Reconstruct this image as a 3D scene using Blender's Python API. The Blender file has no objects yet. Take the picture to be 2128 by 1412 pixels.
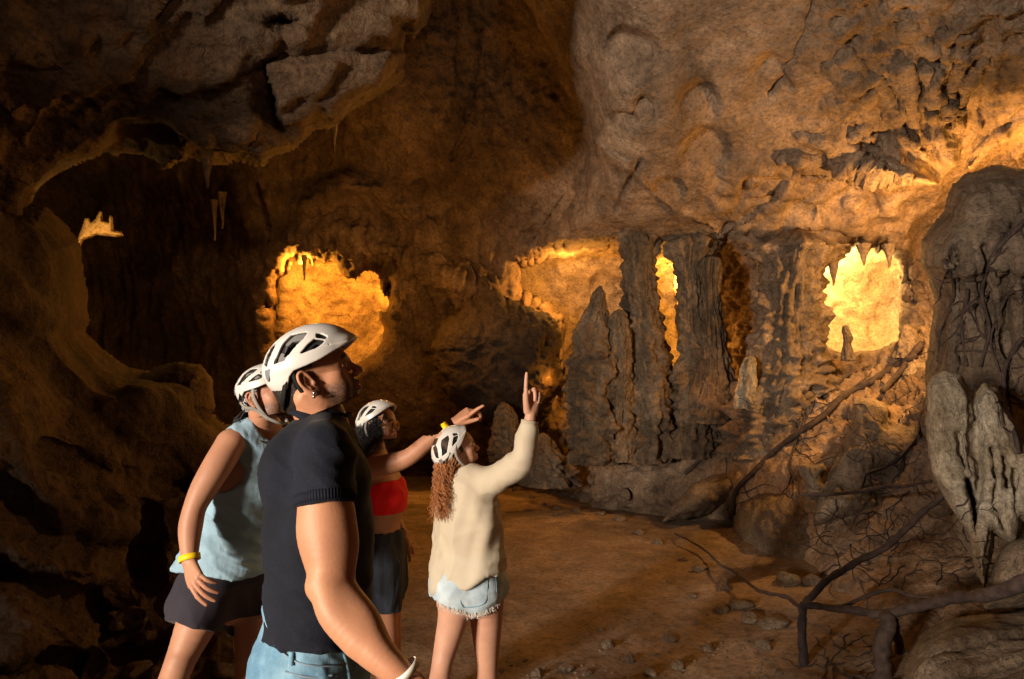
import bpy, math, random
import numpy as np
from mathutils import Vector, Matrix
random.seed(7)
SC = bpy.context.scene
COL = SC.collection
R = math.radians

# ------------------------------------------------------------------ camera
CAM_Z, FPX, PITCH = 1.75, 1419.0, R(5.0)
cd = bpy.data.cameras.new('camera'); cam = bpy.data.objects.new('camera', cd); COL.objects.link(cam)
cd.lens = 24.0; cd.sensor_width = 36.0; cd.clip_start = 0.05; cd.clip_end = 200
cam.location = (0, 0, CAM_Z); cam.rotation_euler = (R(90) + PITCH, 0, 0)
SC.camera = cam

# ------------------------------------------------------------------ world, exposure
w = bpy.data.worlds.new('World'); SC.world = w; w.use_nodes = True
bg = w.node_tree.nodes['Background']
bg.inputs[0].default_value = (1.0, 0.33, 0.10, 1); bg.inputs[1].default_value = 0.052
SC.view_settings.view_transform = 'Standard'; SC.view_settings.look = 'None'
SC.view_settings.exposure = -0.12; SC.view_settings.gamma = 1.0
try:
    SC.cycles.use_denoising = True
    SC.cycles.max_bounces = 5; SC.cycles.diffuse_bounces = 3; SC.cycles.glossy_bounces = 2
    SC.cycles.sample_clamp_indirect = 4.0
    SC.cycles.caustics_reflective = False; SC.cycles.caustics_refractive = False
except Exception: pass

def PX(px, py, d):
    """a point at photo position (px, py) and depth d metres in front of the camera"""
    x = (px - 1064) / FPX * d; u = (706 - py) / FPX * d
    c, s = math.cos(PITCH), math.sin(PITCH)
    return np.array([x, d * c - u * s, CAM_Z + d * s + u * c])

def lamp(name, kind, loc, power, color, radius=.05, target=None, cone=None, blend=.3):
    l = bpy.data.lights.new(name, kind); l.energy = power; l.color = color; l.shadow_soft_size = radius
    o = bpy.data.objects.new(name, l); COL.objects.link(o); o.location = loc
    if target is not None:
        o.rotation_euler = (Vector(target) - Vector(loc)).to_track_quat('-Z', 'Y').to_euler()
    if cone: l.spot_size = R(cone); l.spot_blend = blend
    return o

# white floodlights at the cave mouth, left behind the viewer, then an added fill
lamp('cave_flood_or_fill', 'SPOT', (-4.3, -1.5, 2.6), 1080, (1.0, .90, .80), .10, (3.6, 5.0, 3.0), 72, .5)
lamp('cave_flood_or_fill', 'SPOT', (-6.4, -4.7, 1.8), 5600, (1.0, .80, .60), .60, (4.6, 5.3, 3.0), 56, .7)
lamp('cave_flood_or_fill', 'SPOT', (2.5, -5.0, 2.7), 650, (1.0, .66, .44), .8, (-.6, 8.0, 6.2), 44, .8)  # unseen fill spot added right of the viewer to lift the mid wall
WARM = (1.0, .36, .035)
# orange lamps behind the formations, plus unseen ones added in front of the wall
LAMPS = [
    ('alcove_lamp_or_fill', PX(790, 480, 12.2), 380, WARM, .08),
    ('alcove_lamp_or_fill', PX(630, 560, 12.4), 230, WARM, .08),
    ('alcove_lamp_or_fill', PX(1190, 580, 11.2), 150, (1, .42, .07), .08),
    ('alcove_lamp_or_fill', PX(1390, 590, 11.4), 260, (1, .42, .06), .08),
    ('alcove_lamp_or_fill', PX(1775, 545, 10.5), 270, (1, .56, .17), .08),
    ('alcove_lamp_or_fill', PX(800, 600, 9.1), 34, WARM, .05),  # unseen in open air before the wall, added to light the drapery
    ('alcove_lamp_or_fill', PX(640, 520, 9.2), 10, WARM, .05),
    ('alcove_lamp_or_fill', PX(900, 560, 8.8), 58, (1, .45, .08), .05),  # another added unseen light, spreads the glow right across the rock
    ('alcove_lamp_or_fill', PX(1480, 800, 8.3), 6, WARM, .03),  # added low light, gives the thin column its orange strips
    ('alcove_lamp_or_fill', PX(1150, 790, 9.4), 14, WARM, .03),  # added low light for the drapery beside the middle opening
    ('alcove_lamp_or_fill', PX(1955, 540, 6.9), 330, (1, .50, .14), .05),
    ('alcove_lamp_or_fill', PX(2010, 420, 7.2), 60, (1, .45, .08), .03),
    ('alcove_lamp_or_fill', PX(2190, 330, 7.0), 60, (1, .45, .08), .03),
]
for n, p, e, c, r in LAMPS: lamp(n, 'POINT', tuple(p), e, c, r)

# ------------------------------------------------------------------ numpy noise
_rng = np.random.RandomState(3)
_perm = np.concatenate([_rng.permutation(256)] * 3).astype(np.int32)
_g = _rng.normal(size=(256, 3)); _g /= np.linalg.norm(_g, axis=1)[:, None]; _g = _g.astype(np.float32)
def perlin(p):
    p = np.asarray(p, np.float32); i = np.floor(p).astype(np.int32); f = p - i; i &= 255
    u = f * f * f * (f * (f * 6 - 15) + 10)
    def c(dx, dy, dz):
        h = _perm[_perm[_perm[i[:, 0] + dx] + i[:, 1] + dy] + i[:, 2] + dz]
        g = _g[h]
        return g[:, 0] * (f[:, 0] - dx) + g[:, 1] * (f[:, 1] - dy) + g[:, 2] * (f[:, 2] - dz)
    x00 = c(0,0,0) * (1 - u[:, 0]) + c(1,0,0) * u[:, 0]; x10 = c(0,1,0) * (1 - u[:, 0]) + c(1,1,0) * u[:, 0]
    x01 = c(0,0,1) * (1 - u[:, 0]) + c(1,0,1) * u[:, 0]; x11 = c(0,1,1) * (1 - u[:, 0]) + c(1,1,1) * u[:, 0]
    a = x00 * (1 - u[:, 1]) + x10 * u[:, 1]; b = x01 * (1 - u[:, 1]) + x11 * u[:, 1]
    return a * (1 - u[:, 2]) + b * u[:, 2]
def fbm(p, octv=4, f=1.0, gain=.5, off=0.0):
    p = np.asarray(p, np.float32) * f + off; s = 0; a = 1.0
    for _ in range(octv):
        s = s + a * perlin(p); p = p * 2.03 + 17.3; a *= gain
    return s
def ridged(p, octv=4, f=1.0, gain=.5, off=0.0):
    p = np.asarray(p, np.float32) * f + off; s = 0; a = 1.0
    for _ in range(octv):
        s = s + a * (1 - np.abs(perlin(p)) * 3.0); p = p * 2.07 + 11.1; a *= gain
    return s
def smooth(a, b, x):
    t = np.clip((x - a) / (b - a), 0, 1); return t * t * (3 - 2 * t)

# ------------------------------------------------------------------ object helpers
def mesh_obj(name, V, F, mat, parent=None, smooth_=True, attrs=None, matidx=None):
    V = np.asarray(V, np.float32)
    me = bpy.data.meshes.new(name)
    if isinstance(F, np.ndarray):
        n, k = F.shape
        me.vertices.add(len(V)); me.vertices.foreach_set('co', V.ravel())
        me.loops.add(n * k); me.loops.foreach_set('vertex_index', F.astype(np.int32).ravel())
        me.polygons.add(n); me.polygons.foreach_set('loop_start', np.arange(0, n * k, k, dtype=np.int32))
        me.update(calc_edges=True); me.validate()
    else:
        me.from_pydata(V.tolist(), [], F); me.update()
    if smooth_: me.polygons.foreach_set('use_smooth', [True] * len(me.polygons))
    if attrs:
        for an, av in attrs.items():
            a = me.attributes.new(an, 'FLOAT', 'POINT'); a.data.foreach_set('value', np.asarray(av, np.float32))
    for m in (mat if isinstance(mat, (list, tuple)) else [mat]): me.materials.append(m)
    if matidx is not None: me.polygons.foreach_set('material_index', np.asarray(matidx, np.int32))
    o = bpy.data.objects.new(name, me); COL.objects.link(o)
    if parent is not None:
        o.parent = parent
        o.matrix_parent_inverse = parent.matrix_world.inverted() if False else Matrix.Translation(-Vector(parent.location))
    return o
def empty(name, loc, label, cat, group=None):
    o = bpy.data.objects.new(name, None); COL.objects.link(o); o.location = tuple(float(v) for v in loc)
    o.empty_display_size = .1
    return tag(o, label, cat, group)
def tag(o, label, cat, group=None):
    o['label'] = label; o['category'] = cat
    if group: o['group'] = group
    return o
def setting(o, kind='structure', label=None, cat=None):
    o['kind'] = kind
    if label: o['label'] = label
    if cat: o['category'] = cat
    return o
def vnormals(V, F):
    n = np.zeros_like(V)
    a, b, c = V[F[:, 0]], V[F[:, 1]], V[F[:, 2]]
    fn = np.cross(b - a, c - a) if F.shape[1] == 3 else np.cross(c - a, V[F[:, 3]] - b)
    for k in range(F.shape[1]): np.add.at(n, F[:, k], fn)
    return n / (np.linalg.norm(n, axis=1)[:, None] + 1e-9)
def tube(pts, rad, n=8, caps=True):
    """a tube along pts; returns vertices and quad faces"""
    P = np.asarray(pts, float); m = len(P); rad = np.broadcast_to(np.asarray(rad, float), (m,))
    T = np.gradient(P, axis=0); T /= np.linalg.norm(T, axis=1)[:, None] + 1e-12
    up = np.array([0, 0, 1.0]) if abs(T[0][2]) < .9 else np.array([1.0, 0, 0])
    V = []; nrm = np.cross(T[0], up); nrm /= np.linalg.norm(nrm)
    for i in range(m):
        nrm = nrm - T[i] * nrm.dot(T[i]); nrm /= np.linalg.norm(nrm) + 1e-12
        b = np.cross(T[i], nrm)
        a = np.linspace(0, 2 * np.pi, n, endpoint=False)
        V.append(P[i] + rad[i] * (np.cos(a)[:, None] * nrm + np.sin(a)[:, None] * b))
    V = np.concatenate(V); F = []
    i = np.arange(m - 1)[:, None]; j = np.arange(n)[None, :]
    F = np.stack([i * n + j, i * n + (j + 1) % n, (i + 1) * n + (j + 1) % n, (i + 1) * n + j], -1).reshape(-1, 4)
    if caps:
        V = np.concatenate([V, P[:1], P[-1:]]); c0, c1 = m * n, m * n + 1
        jj = np.arange(0, n, 2) if n % 2 == 0 else np.arange(n)
        f0 = np.stack([np.full(len(jj), c0), (jj + 2) % n, (jj + 1) % n, jj], -1)
        f1 = np.stack([np.full(len(jj), c1), (m - 1) * n + jj, (m - 1) * n + (jj + 1) % n, (m - 1) * n + (jj + 2) % n], -1)
        F = np.concatenate([F, f0, f1])
    return V, F
def join(parts):
    Vs, Fs, o = [], [], 0
    for V, F in parts: Vs.append(V); Fs.append(F + o); o += len(V)
    return np.concatenate(Vs), np.concatenate(Fs)
def crom(P, n=8):
    """Catmull-Rom through the rows of P (any width)"""
    P = np.asarray(P, float); out = []
    Q = np.vstack([2 * P[0] - P[1], P, 2 * P[-1] - P[-2]])
    for i in range(1, len(Q) - 2):
        t = np.linspace(0, 1, n, endpoint=False)[:, None]
        a, b, c, d = Q[i - 1], Q[i], Q[i + 1], Q[i + 2]
        out.append(.5 * ((2 * b) + (-a + c) * t + (2 * a - 5 * b + 4 * c - d) * t**2 + (-a + 3 * b - 3 * c + d) * t**3))
    out.append(P[-1:]); return np.concatenate(out)

# ------------------------------------------------------------------ materials
def newmat(name):
    m = bpy.data.materials.new(name); m.use_nodes = True
    nt = m.node_tree; b = nt.nodes['Principled BSDF']
    return m, nt, b
def N(nt, t, **kw):
    n = nt.nodes.new(t)
    for k, v in kw.items():
        if k in n.inputs.keys(): n.inputs[k].default_value = v
        else: setattr(n, k, v)
    return n
def L(nt, a, b): nt.links.new(a, b)
def mixc(nt, fac, a, b, blend='MIX'):
    n = nt.nodes.new('ShaderNodeMix'); n.data_type = 'RGBA'; n.blend_type = blend
    for s, v in ((n.inputs[0], fac), (n.inputs[6], a), (n.inputs[7], b)):
        if isinstance(v, (int, float)): s.default_value = v
        elif isinstance(v, tuple): s.default_value = v if len(v) == 4 else v + (1,)
        else: L(nt, v, s)
    return n.outputs[2]
def ramp(nt, fac, stops):
    n = nt.nodes.new('ShaderNodeValToRGB'); L(nt, fac, n.inputs[0])
    while len(n.color_ramp.elements) < len(stops): n.color_ramp.elements.new(.5)
    for e, (p, c) in zip(n.color_ramp.elements, stops):
        e.position = p; e.color = (c, c, c, 1) if isinstance(c, (int, float)) else tuple(c) + (1,)
    return n.outputs[0]
def rock_mat(name, light, dark, dirt=(.05, .035, .025), streak=0.0, dirt_amt=.5, bump=1.0, rough=.85, scale=1.0, crack=.35, sand=0.0):
    m, nt, b = newmat(name)
    tc = N(nt, 'ShaderNodeTexCoord'); co = tc.outputs['Object']
    def noise(s, det=6, r=.6, vec=None, dist=0.0):
        n = N(nt, 'ShaderNodeTexNoise'); n.inputs['Scale'].default_value = s * scale; n.inputs['Detail'].default_value = det
        n.inputs['Roughness'].default_value = r; n.inputs['Distortion'].default_value = dist
        L(nt, vec or co, n.inputs['Vector']); return n.outputs['Fac']
    mp = N(nt, 'ShaderNodeMapping'); mp.inputs['Scale'].default_value = (1, 1, .13); L(nt, co, mp.inputs[0])
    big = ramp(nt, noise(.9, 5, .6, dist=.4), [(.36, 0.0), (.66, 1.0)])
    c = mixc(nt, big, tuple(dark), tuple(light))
    med = ramp(nt, noise(4.5, 6, .65, dist=.3), [(.3, .62), (.7, 1.12)])
    c = mixc(nt, 1.0, c, med, 'MULTIPLY')
    if streak:
        st = ramp(nt, noise(5.0, 5, .6, mp.outputs[0]), [(.35, .45), (.62, 1.1)])
        c = mixc(nt, streak, c, st, 'MULTIPLY')
    dm = ramp(nt, noise(2.2, 8, .72, dist=.6), [(.50, 0.0), (.68, dirt_amt)])
    c = mixc(nt, dm, c, tuple(dirt))
    sp = ramp(nt, noise(26, 4, .7), [(.30, .48), (.5, 1.0), (.72, 1.25)])
    c = mixc(nt, 1.0, c, sp, 'MULTIPLY')
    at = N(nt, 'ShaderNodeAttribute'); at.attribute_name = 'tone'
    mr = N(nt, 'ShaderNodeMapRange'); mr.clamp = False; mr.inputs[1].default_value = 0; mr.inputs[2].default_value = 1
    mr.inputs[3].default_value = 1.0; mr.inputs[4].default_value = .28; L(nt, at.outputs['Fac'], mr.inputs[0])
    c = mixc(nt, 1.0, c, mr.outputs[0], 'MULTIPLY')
    L(nt, c, b.inputs['Base Color']); b.inputs['Roughness'].default_value = rough
    b.inputs['Specular IOR Level'].default_value = .25
    # bump
    vor = N(nt, 'ShaderNodeTexVoronoi'); vor.feature = 'DISTANCE_TO_EDGE'; vor.inputs['Scale'].default_value = 2.6 * scale
    vm = N(nt, 'ShaderNodeVectorMath'); vm.operation = 'ADD'
    nz = N(nt, 'ShaderNodeTexNoise'); nz.inputs['Scale'].default_value = 3.0 * scale; L(nt, co, nz.inputs['Vector'])
    L(nt, co, vm.inputs[0]); L(nt, nz.outputs['Color'], vm.inputs[1]); L(nt, vm.outputs[0], vor.inputs['Vector'])
    ck = ramp(nt, vor.outputs['Distance'], [(0.0, 0.0), (.05, 1.0)])
    b1 = noise(5, 8, .68, dist=.25); b2 = noise(22, 6, .7); b3 = noise(70, 3, .6)
    def mul(a, k):
        q = N(nt, 'ShaderNodeMath'); q.operation = 'MULTIPLY'; L(nt, a, q.inputs[0]); q.inputs[1].default_value = k; return q.outputs[0]
    def add(a, c_):
        q = N(nt, 'ShaderNodeMath'); q.operation = 'ADD'; L(nt, a, q.inputs[0]); L(nt, c_, q.inputs[1]); return q.outputs[0]
    h = add(add(mul(b1, .14), mul(b2, .045)), mul(b3, .012))
    if crack: h = add(h, mul(ck, .02 * crack))
    if streak: h = add(h, mul(noise(7.0, 5, .6, mp.outputs[0]), .12 * streak))
    bp = N(nt, 'ShaderNodeBump'); bp.inputs['Strength'].default_value = min(1, .85 * bump); bp.inputs['Distance'].default_value = .8 * bump
    L(nt, h, bp.inputs['Height']); L(nt, bp.outputs[0], b.inputs['Normal'])
    return m
M = {}
M['wall'] = rock_mat('cave_limestone', (.44, .315, .215), (.18, .12, .078), streak=.35, dirt_amt=.65)  # strong noise contrast also paints the mottled light and shade of the dome
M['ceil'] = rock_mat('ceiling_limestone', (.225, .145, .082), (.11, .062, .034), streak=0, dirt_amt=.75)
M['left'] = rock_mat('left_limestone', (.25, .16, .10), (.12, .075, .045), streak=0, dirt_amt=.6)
M['flow'] = rock_mat('flowstone', (.40, .30, .21), (.20, .145, .10), streak=.7, dirt_amt=.5, crack=0)
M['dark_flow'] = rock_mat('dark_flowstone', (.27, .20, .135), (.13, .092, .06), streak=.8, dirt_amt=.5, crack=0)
M['pale'] = rock_mat('pale_stalagmite', (.58, .51, .40), (.36, .29, .2), dirt=(.12, .08, .04), streak=.35, dirt_amt=.75, crack=0, scale=1.8)
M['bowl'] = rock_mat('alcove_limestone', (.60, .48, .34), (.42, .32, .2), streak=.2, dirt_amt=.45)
M['sand'] = rock_mat('packed_earth', (.31, .22, .15), (.17, .118, .08), streak=0, dirt_amt=.35, bump=.6, crack=0, rough=.9)
M['stone'] = rock_mat('loose_limestone', (.34, .26, .18), (.17, .12, .08), streak=0, dirt_amt=.5, scale=2)
def simple(name, col, rough=.6, bumps=None, metal=0.0, var=.15, vs=12, spec=.4, sub=0.0):
    m, nt, b = newmat(name); tc = N(nt, 'ShaderNodeTexCoord')
    n = N(nt, 'ShaderNodeTexNoise'); n.inputs['Scale'].default_value = vs; n.inputs['Detail'].default_value = 5; L(nt, tc.outputs['Object'], n.inputs['Vector'])
    f = ramp(nt, n.outputs['Fac'], [(.3, 1 - var), (.7, 1 + var)])
    L(nt, mixc(nt, 1.0, tuple(col), f, 'MULTIPLY'), b.inputs['Base Color'])
    b.inputs['Roughness'].default_value = rough; b.inputs['Metallic'].default_value = metal; b.inputs['Specular IOR Level'].default_value = spec
    if sub: b.inputs['Subsurface Weight'].default_value = sub; b.inputs['Subsurface Radius'].default_value = (.02, .008, .004)
    if bumps:
        n2 = N(nt, 'ShaderNodeTexNoise'); n2.inputs['Scale'].default_value = bumps[0]; n2.inputs['Detail'].default_value = 4; L(nt, tc.outputs['Object'], n2.inputs['Vector'])
        bp = N(nt, 'ShaderNodeBump'); bp.inputs['Strength'].default_value = .6; bp.inputs['Distance'].default_value = bumps[1]
        L(nt, n2.outputs['Fac'], bp.inputs['Height']); L(nt, bp.outputs[0], b.inputs['Normal'])
    return m
# ================================================================== THE CAVE
def tps(ctrl):
    C = np.asarray(ctrl, float); P = C[:, :2] / 1000; n = len(P)
    def U(r2): return np.where(r2 > 1e-12, r2 * np.log(r2 + 1e-12), 0)
    K = U(((P[:, None] - P[None])**2).sum(-1)) + np.eye(n) * .01
    A = np.zeros((n + 3, n + 3)); A[:n, :n] = K; A[:n, n] = 1; A[:n, n+1:] = P; A[n, :n] = 1; A[n+1:, :n] = P.T
    wv = np.linalg.solve(A, np.concatenate([C[:, 2], [0, 0, 0]]))
    def f(x, y):
        q = np.stack([x, y], -1).reshape(-1, 2) / 1000; out = np.zeros(len(q))
        for i in range(0, len(q), 60000):
            s = q[i:i+60000]
            out[i:i+60000] = U(((s[:, None] - P[None])**2).sum(-1)) @ wv[:n] + wv[n] + s @ wv[n+1:]
        return out.reshape(x.shape)
    return f
def seg_dist(x, y, poly, closed=True):
    """distance (px) to a polyline, the nearest position along it, and inside test"""
    P = np.asarray(poly, float); Q = np.roll(P, -1, 0) if closed else P[1:]
    if not closed: P = P[:-1]
    d = np.full(x.shape, 1e9); ins = np.zeros(x.shape, bool)
    for (ax, ay), (bx, by) in zip(P, Q):
        vx, vy = bx - ax, by - ay; l2 = vx * vx + vy * vy + 1e-9
        t = np.clip(((x - ax) * vx + (y - ay) * vy) / l2, 0, 1)
        d = np.minimum(d, np.hypot(x - ax - t * vx, y - ay - t * vy))
        if closed:
            c = (ay > y) != (by > y)
            with np.errstate(divide='ignore', invalid='ignore'):
                ins ^= c & (x < (bx - ax) * (y - ay) / (by - ay if by != ay else 1e-9) + ax)
    return d, ins
def sdp(x, y, poly):
    d, i = seg_dist(x, y, poly); return np.where(i, d, -d)
def unproj(px, py, d):
    X = (px - 1064) / FPX * d; U_ = (706 - py) / FPX * d; c, s = math.cos(PITCH), math.sin(PITCH)
    return np.stack([X, d * c - U_ * s, CAM_Z + d * s + U_ * c], -1)

def rock_sheet(name, box, step, depth, mat, outline=None, rim=(60, .8), holes=(), hole_rim=(40, .95), disp=None,
               jag=(9, .9), tone=None, parent=None, warp=0):
    """a sheet of rock: its surface lies at the given depths; outline / hole edges curl back from the viewer"""
    x0, x1, y0, y1 = box
    xs = np.arange(x0, x1 + step, step, dtype=float); ys = np.arange(y0, y1 + step, step, dtype=float)
    X, Y = np.meshgrid(xs, ys); sh = X.shape
    D0 = depth(X, Y)
    P0 = unproj(X, Y, D0).reshape(-1, 3)
    jn = (fbm(P0, 5, 1.6, .62, 5.1) * jag[0] * 3).reshape(sh)
    D = D0; damp = np.ones(sh); S_h = []; keep = np.ones(sh, bool)
    if outline is not None:
        s = sdp(X, Y, outline) + jn; S_out = s
        t = np.clip(s / rim[0], 0, 1); damp *= .3 + .7 * t; D = D + rim[1] * (1 - np.sqrt(np.clip(1 - (1 - t)**2, 0, 1)))
        keep &= s > -step
        D = np.where(s < 0, D + rim[1] * .35, D)
    for h in holes:
        s = -sdp(X, Y, h) + (fbm(P0, 3, 1.5, .5, 5.1) * jag[0] * 3).reshape(sh) - np.abs((fbm(np.stack([X/26, Y*0+3.3, Y/90], -1).reshape(-1,3), 3)).reshape(sh)) * 40 * (sdp(X, Y - 25, h) > -60) * (Y < np.mean(np.array(h)[:, 1])); S_h.append(s)
        t = np.clip(s / hole_rim[0], 0, 1); damp *= .15 + .85 * t; D = D + hole_rim[1] * (1 - np.sqrt(np.clip(1 - (1 - t)**2, 0, 1)))
        keep &= s > -step
        D = np.where(s < 0, D + hole_rim[1] * .6, D)
    if outline is not None or len(holes):
        S0 = np.full(sh, 1e6)
        if outline is not None: S0 = np.minimum(S0, S_out)
        for sH in S_h: S0 = np.minimum(S0, sH)
        g1, g0 = np.gradient(S0, step)[1], np.gradient(S0, step)[0]; gg = g0**2 + g1**2 + .15
        mv = (S0 < 0) & (S0 > -2.5 * step)
        X = np.where(mv, X + np.clip(-S0 * g1 / gg, -2 * step, 2 * step), X); Y = np.where(mv, Y + np.clip(-S0 * g0 / gg, -2 * step, 2 * step), Y)
    P = unproj(X, Y, D)
    gx = np.gradient(P, axis=1); gy = np.gradient(P, axis=0)
    n = np.cross(gx, gy); n /= np.linalg.norm(n, axis=-1)[..., None] + 1e-9
    view = P - np.array([0, 0, CAM_Z]); n *= np.where((n * view).sum(-1) > 0, -1, 1)[..., None]
    h = disp(P.reshape(-1, 3), X.ravel(), Y.ravel()).reshape(sh) if disp else 0
    P = P + n * (h * damp)[..., None]
    idx = np.arange(sh[0] * sh[1]).reshape(sh)
    F = np.stack([idx[:-1, :-1], idx[1:, :-1], idx[1:, 1:], idx[:-1, 1:]], -1).reshape(-1, 4)
    k = (keep[:-1, :-1] & keep[1:, :-1] & keep[1:, 1:] & keep[:-1, 1:]).reshape(-1)
    F = F[k]; used = np.unique(F); rm = np.full(sh[0] * sh[1], -1); rm[used] = np.arange(len(used))
    V = P.reshape(-1, 3)[used]; F = rm[F]
    tn = (tone(P.reshape(-1, 3), X.ravel(), Y.ravel()) if tone else np.zeros(sh[0] * sh[1]))[used]
    return mesh_obj(name, V, F, mat, parent, attrs={'tone': np.clip(tn, -.5, 1)})

def base_disp(P, big=.22, mid=.09, fine=.035, off=0.0):
    q = P + .5 * np.stack([fbm(P, 2, .6, off=off), fbm(P, 2, .6, off=off + 9), fbm(P, 2, .6, off=off + 19)], -1)
    return big * fbm(q, 2, .7, off=off) + mid * (ridged(q, 4, 1.8, .55, off=off) - .9) * .5 + fine * ridged(q, 3, 6.0, .5, off=off + 3) * .3 + fine * .7 * fbm(P, 3, 14, .6)

# ---- main wall, ceiling dome and rubble slope
main_ctrl = [
 (-600,-500,7),(-600,300,9),(-600,900,9),(-600,1700,8),(0,-400,8),(0,200,11),(0,600,12.5),(0,1000,11),(0,1500,9),
 (250,350,12.5),(250,600,13),(420,300,11.5),(450,600,12),(560,620,11.2),(560,400,10.6),(400,800,12.5),(600,850,11.2),
 (650,300,10),(650,420,10.3),(700,480,10.4),(850,450,10.3),(860,620,10.2),(850,780,10.4),(720,880,10.9),(850,900,10.8),
 (700,100,8.6),(900,50,8.2),(900,250,8.8),(1050,300,9.0),(1050,120,8.6),(1000,-200,7.5),(950,560,10.0),(1050,560,9.8),(1100,450,9.3),
 (1000,900,10.6),(700,980,11.8),(900,1010,12.0),(1100,960,10.5),(1150,1040,10.3),
 (1300,0,6.2),(1300,-400,5.0),(1700,-400,4.2),(2100,-400,3.9),(2600,-400,4.0),
 (1300,200,6.9),(1300,400,8.0),(1450,100,6.5),(1500,300,7.5),(1450,450,8.5),(1700,100,6.2),(1700,300,7.4),(1700,450,8.4),
 (1950,50,5.8),(2128,100,5.6),(1950,250,6.8),(1900,370,7.8),(2000,400,7.9),(2128,250,6.9),(2128,350,7.8),(2500,200,6.5),(2500,600,6.5),
 (1150,560,9.8),(1300,560,9.5),(1150,700,10.2),(1300,700,10.8),(1450,650,10.2),(1500,760,9.7),(1600,600,9.1),(1640,780,8.9),
 (1230,870,9.8),(1230,930,8.6),(1330,940,8.5),(1400,860,9.6),(1400,915,8.5),(1180,1000,9.1),(1250,1000,8.4),(1560,850,8.6),(1700,700,9.0),(1800,740,8.6),(1900,690,8.3),(1900,560,8.5),
 (1400,990,8.0),(1500,950,8.0),(1650,900,7.5),(1800,850,7.2),(1950,800,6.8),(2128,800,6.3),
 (1250,1080,8.9),(1400,1080,7.9),(1550,1080,7.4),(1700,1080,6.3),(1850,1080,5.7),(2000,1080,5.2),(2128,1050,4.9),
 (1500,1160,8.6),(1600,1200,7.0),(1700,1230,5.6),(1850,1250,4.9),(2128,1250,4.2),
 (1650,1320,5.9),(1750,1400,4.6),(1900,1412,4.1),(2128,1412,3.6),(2500,1100,4.2),(2500,1500,3.2),(1700,1600,4.2),(2128,1700,3.0),
 (1000,1200,11.0),(1000,1500,8.5),(1400,1300,8.0),(1450,1600,6.0),(500,1200,10.5),(500,1600,8)]
_main = tps(main_ctrl)
dome = [(1040,-520),(1085,0),(1128,75),(1185,160),(1216,215),(1214,340),(1196,410),(1135,500),(1180,512),(1300,500),(1420,510),(1500,505),(1560,540),(1640,520),(1700,505),(1790,560),(1890,540),(1910,470),(1990,395),(2128,330),(2700,200),(2700,-520)]
pits = [(1314,98,52,44,.40),(1449,212,55,55,.42),(1344,222,36,34,.28),(1299,252,48,28,.25),(1469,312,62,52,.38),(1245,372,48,50,.34),(1386,402,40,34,.3),(1270,438,34,30,.25),(1282,490,40,30,.2),(1600,160,60,60,.25),(1180,60,50,60,.25),(1560,420,70,50,.3),(1700,380,70,46,.35),(1790,430,70,46,.4),(1650,455,50,34,.3)]
vein = [(1223,208),(1218,262),(1262,318),(1322,362),(1352,395),(1402,440),(1440,452),(1500,490)]
crack_lines = [((1690,0),(1660,90),(1630,150),(1600,190)), ((1650,350),(1600,420),(1500,480)), ((1330,335),(1280,440)), ((1000,60),(985,200),(940,330))]
_rc = random.Random(21); CURT = []
for k in range(34):                                             # thin hanging curtains running down to one corner
    ang = R(_rc.uniform(186, 290)) if k < 26 else R(_rc.uniform(300, 352)); r0, r1 = _rc.uniform(20, 60), _rc.uniform(150, 360); bend = _rc.uniform(-.22, .22); pts_ = []
    for t in np.linspace(0, 1, 6):
        r_ = r0 + (r1 - r0) * t; a_ = ang + bend * t + _rc.uniform(-.03, .03); pts_.append((1968 + r_ * math.cos(a_), 388 + r_ * math.sin(a_) * .95))
    CURT.append((pts_, _rc.uniform(.04, .13), _rc.uniform(6, 13)))
def main_depth(x, y):
    d = _main(x, y)
    s = sdp(x, y, dome)
    left = smooth(1750, 1300, x)
    t = np.clip(s / 70, 0, 1); d = d + (.9 * left + .25) * (1 - np.sqrt(1 - (1 - t)**2)) * np.where(s > 0, 1, 1)
    d = d + np.where(s < 0, np.clip(-s / 18, 0, 1) * (.25 * left + .15) * smooth(-260, 0, s), 0)
    for cx, cy, rx, ry, a in pits:
        u, v = (x - cx) / rx, (y - cy) / ry
        r = np.sqrt(u * u + np.where(v < 0, v * v, v * v * .45)) + .12 * np.sin(u * 3 + cx)
        d = d + .6 * a * smooth(1.1, .6, r) * np.clip(.55 - .5 * v, 0, 1.0)
    dv, _ = seg_dist(x, y, vein, False); d = d - .10 * np.exp(-(dv / 5.5)**2)
    for cl in crack_lines:
        dv, _ = seg_dist(x, y, cl, False); d = d + .10 * np.exp(-(dv / 6)**2)
    wx = 12 * np.sin(y / 47 + x / 71)
    for pl, a, w_ in CURT:
        dv, _ = seg_dist(x + wx, y + wx * .4, pl, False); d = d - a * np.exp(-(dv / w_)**2)
    hh = np.hypot((x - 1885) / 62, (y - 325) / 66); d = d - .30 * smooth(1.1, .2, hh)
    # lip of rock over the columns
    dv, _ = seg_dist(x, y, [(1100,520),(1180,508),(1300,505),(1400,508),(1500,500)], False); d = d - .22 * np.exp(-(dv / 16)**2)
    # ledge over the left alcove
    dv, _ = seg_dist(x, y, [(610,500),(700,478),(800,520),(900,560),(1020,610)], False); d = d - .35 * np.exp(-(dv / 34)**2)
    dv, _ = seg_dist(x, y, [(640,430),(720,385),(800,400),(870,480)], False); d = d - .35 * np.exp(-(dv / 26)**2)
    return d
H_LEFT = [(606,540),(640,560),(668,545),(700,565),(735,590),(765,575),(782,560),(790,620),(796,680),(784,735),(742,765),(700,800),(600,800),(576,720),(572,640),(590,610)]
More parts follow.
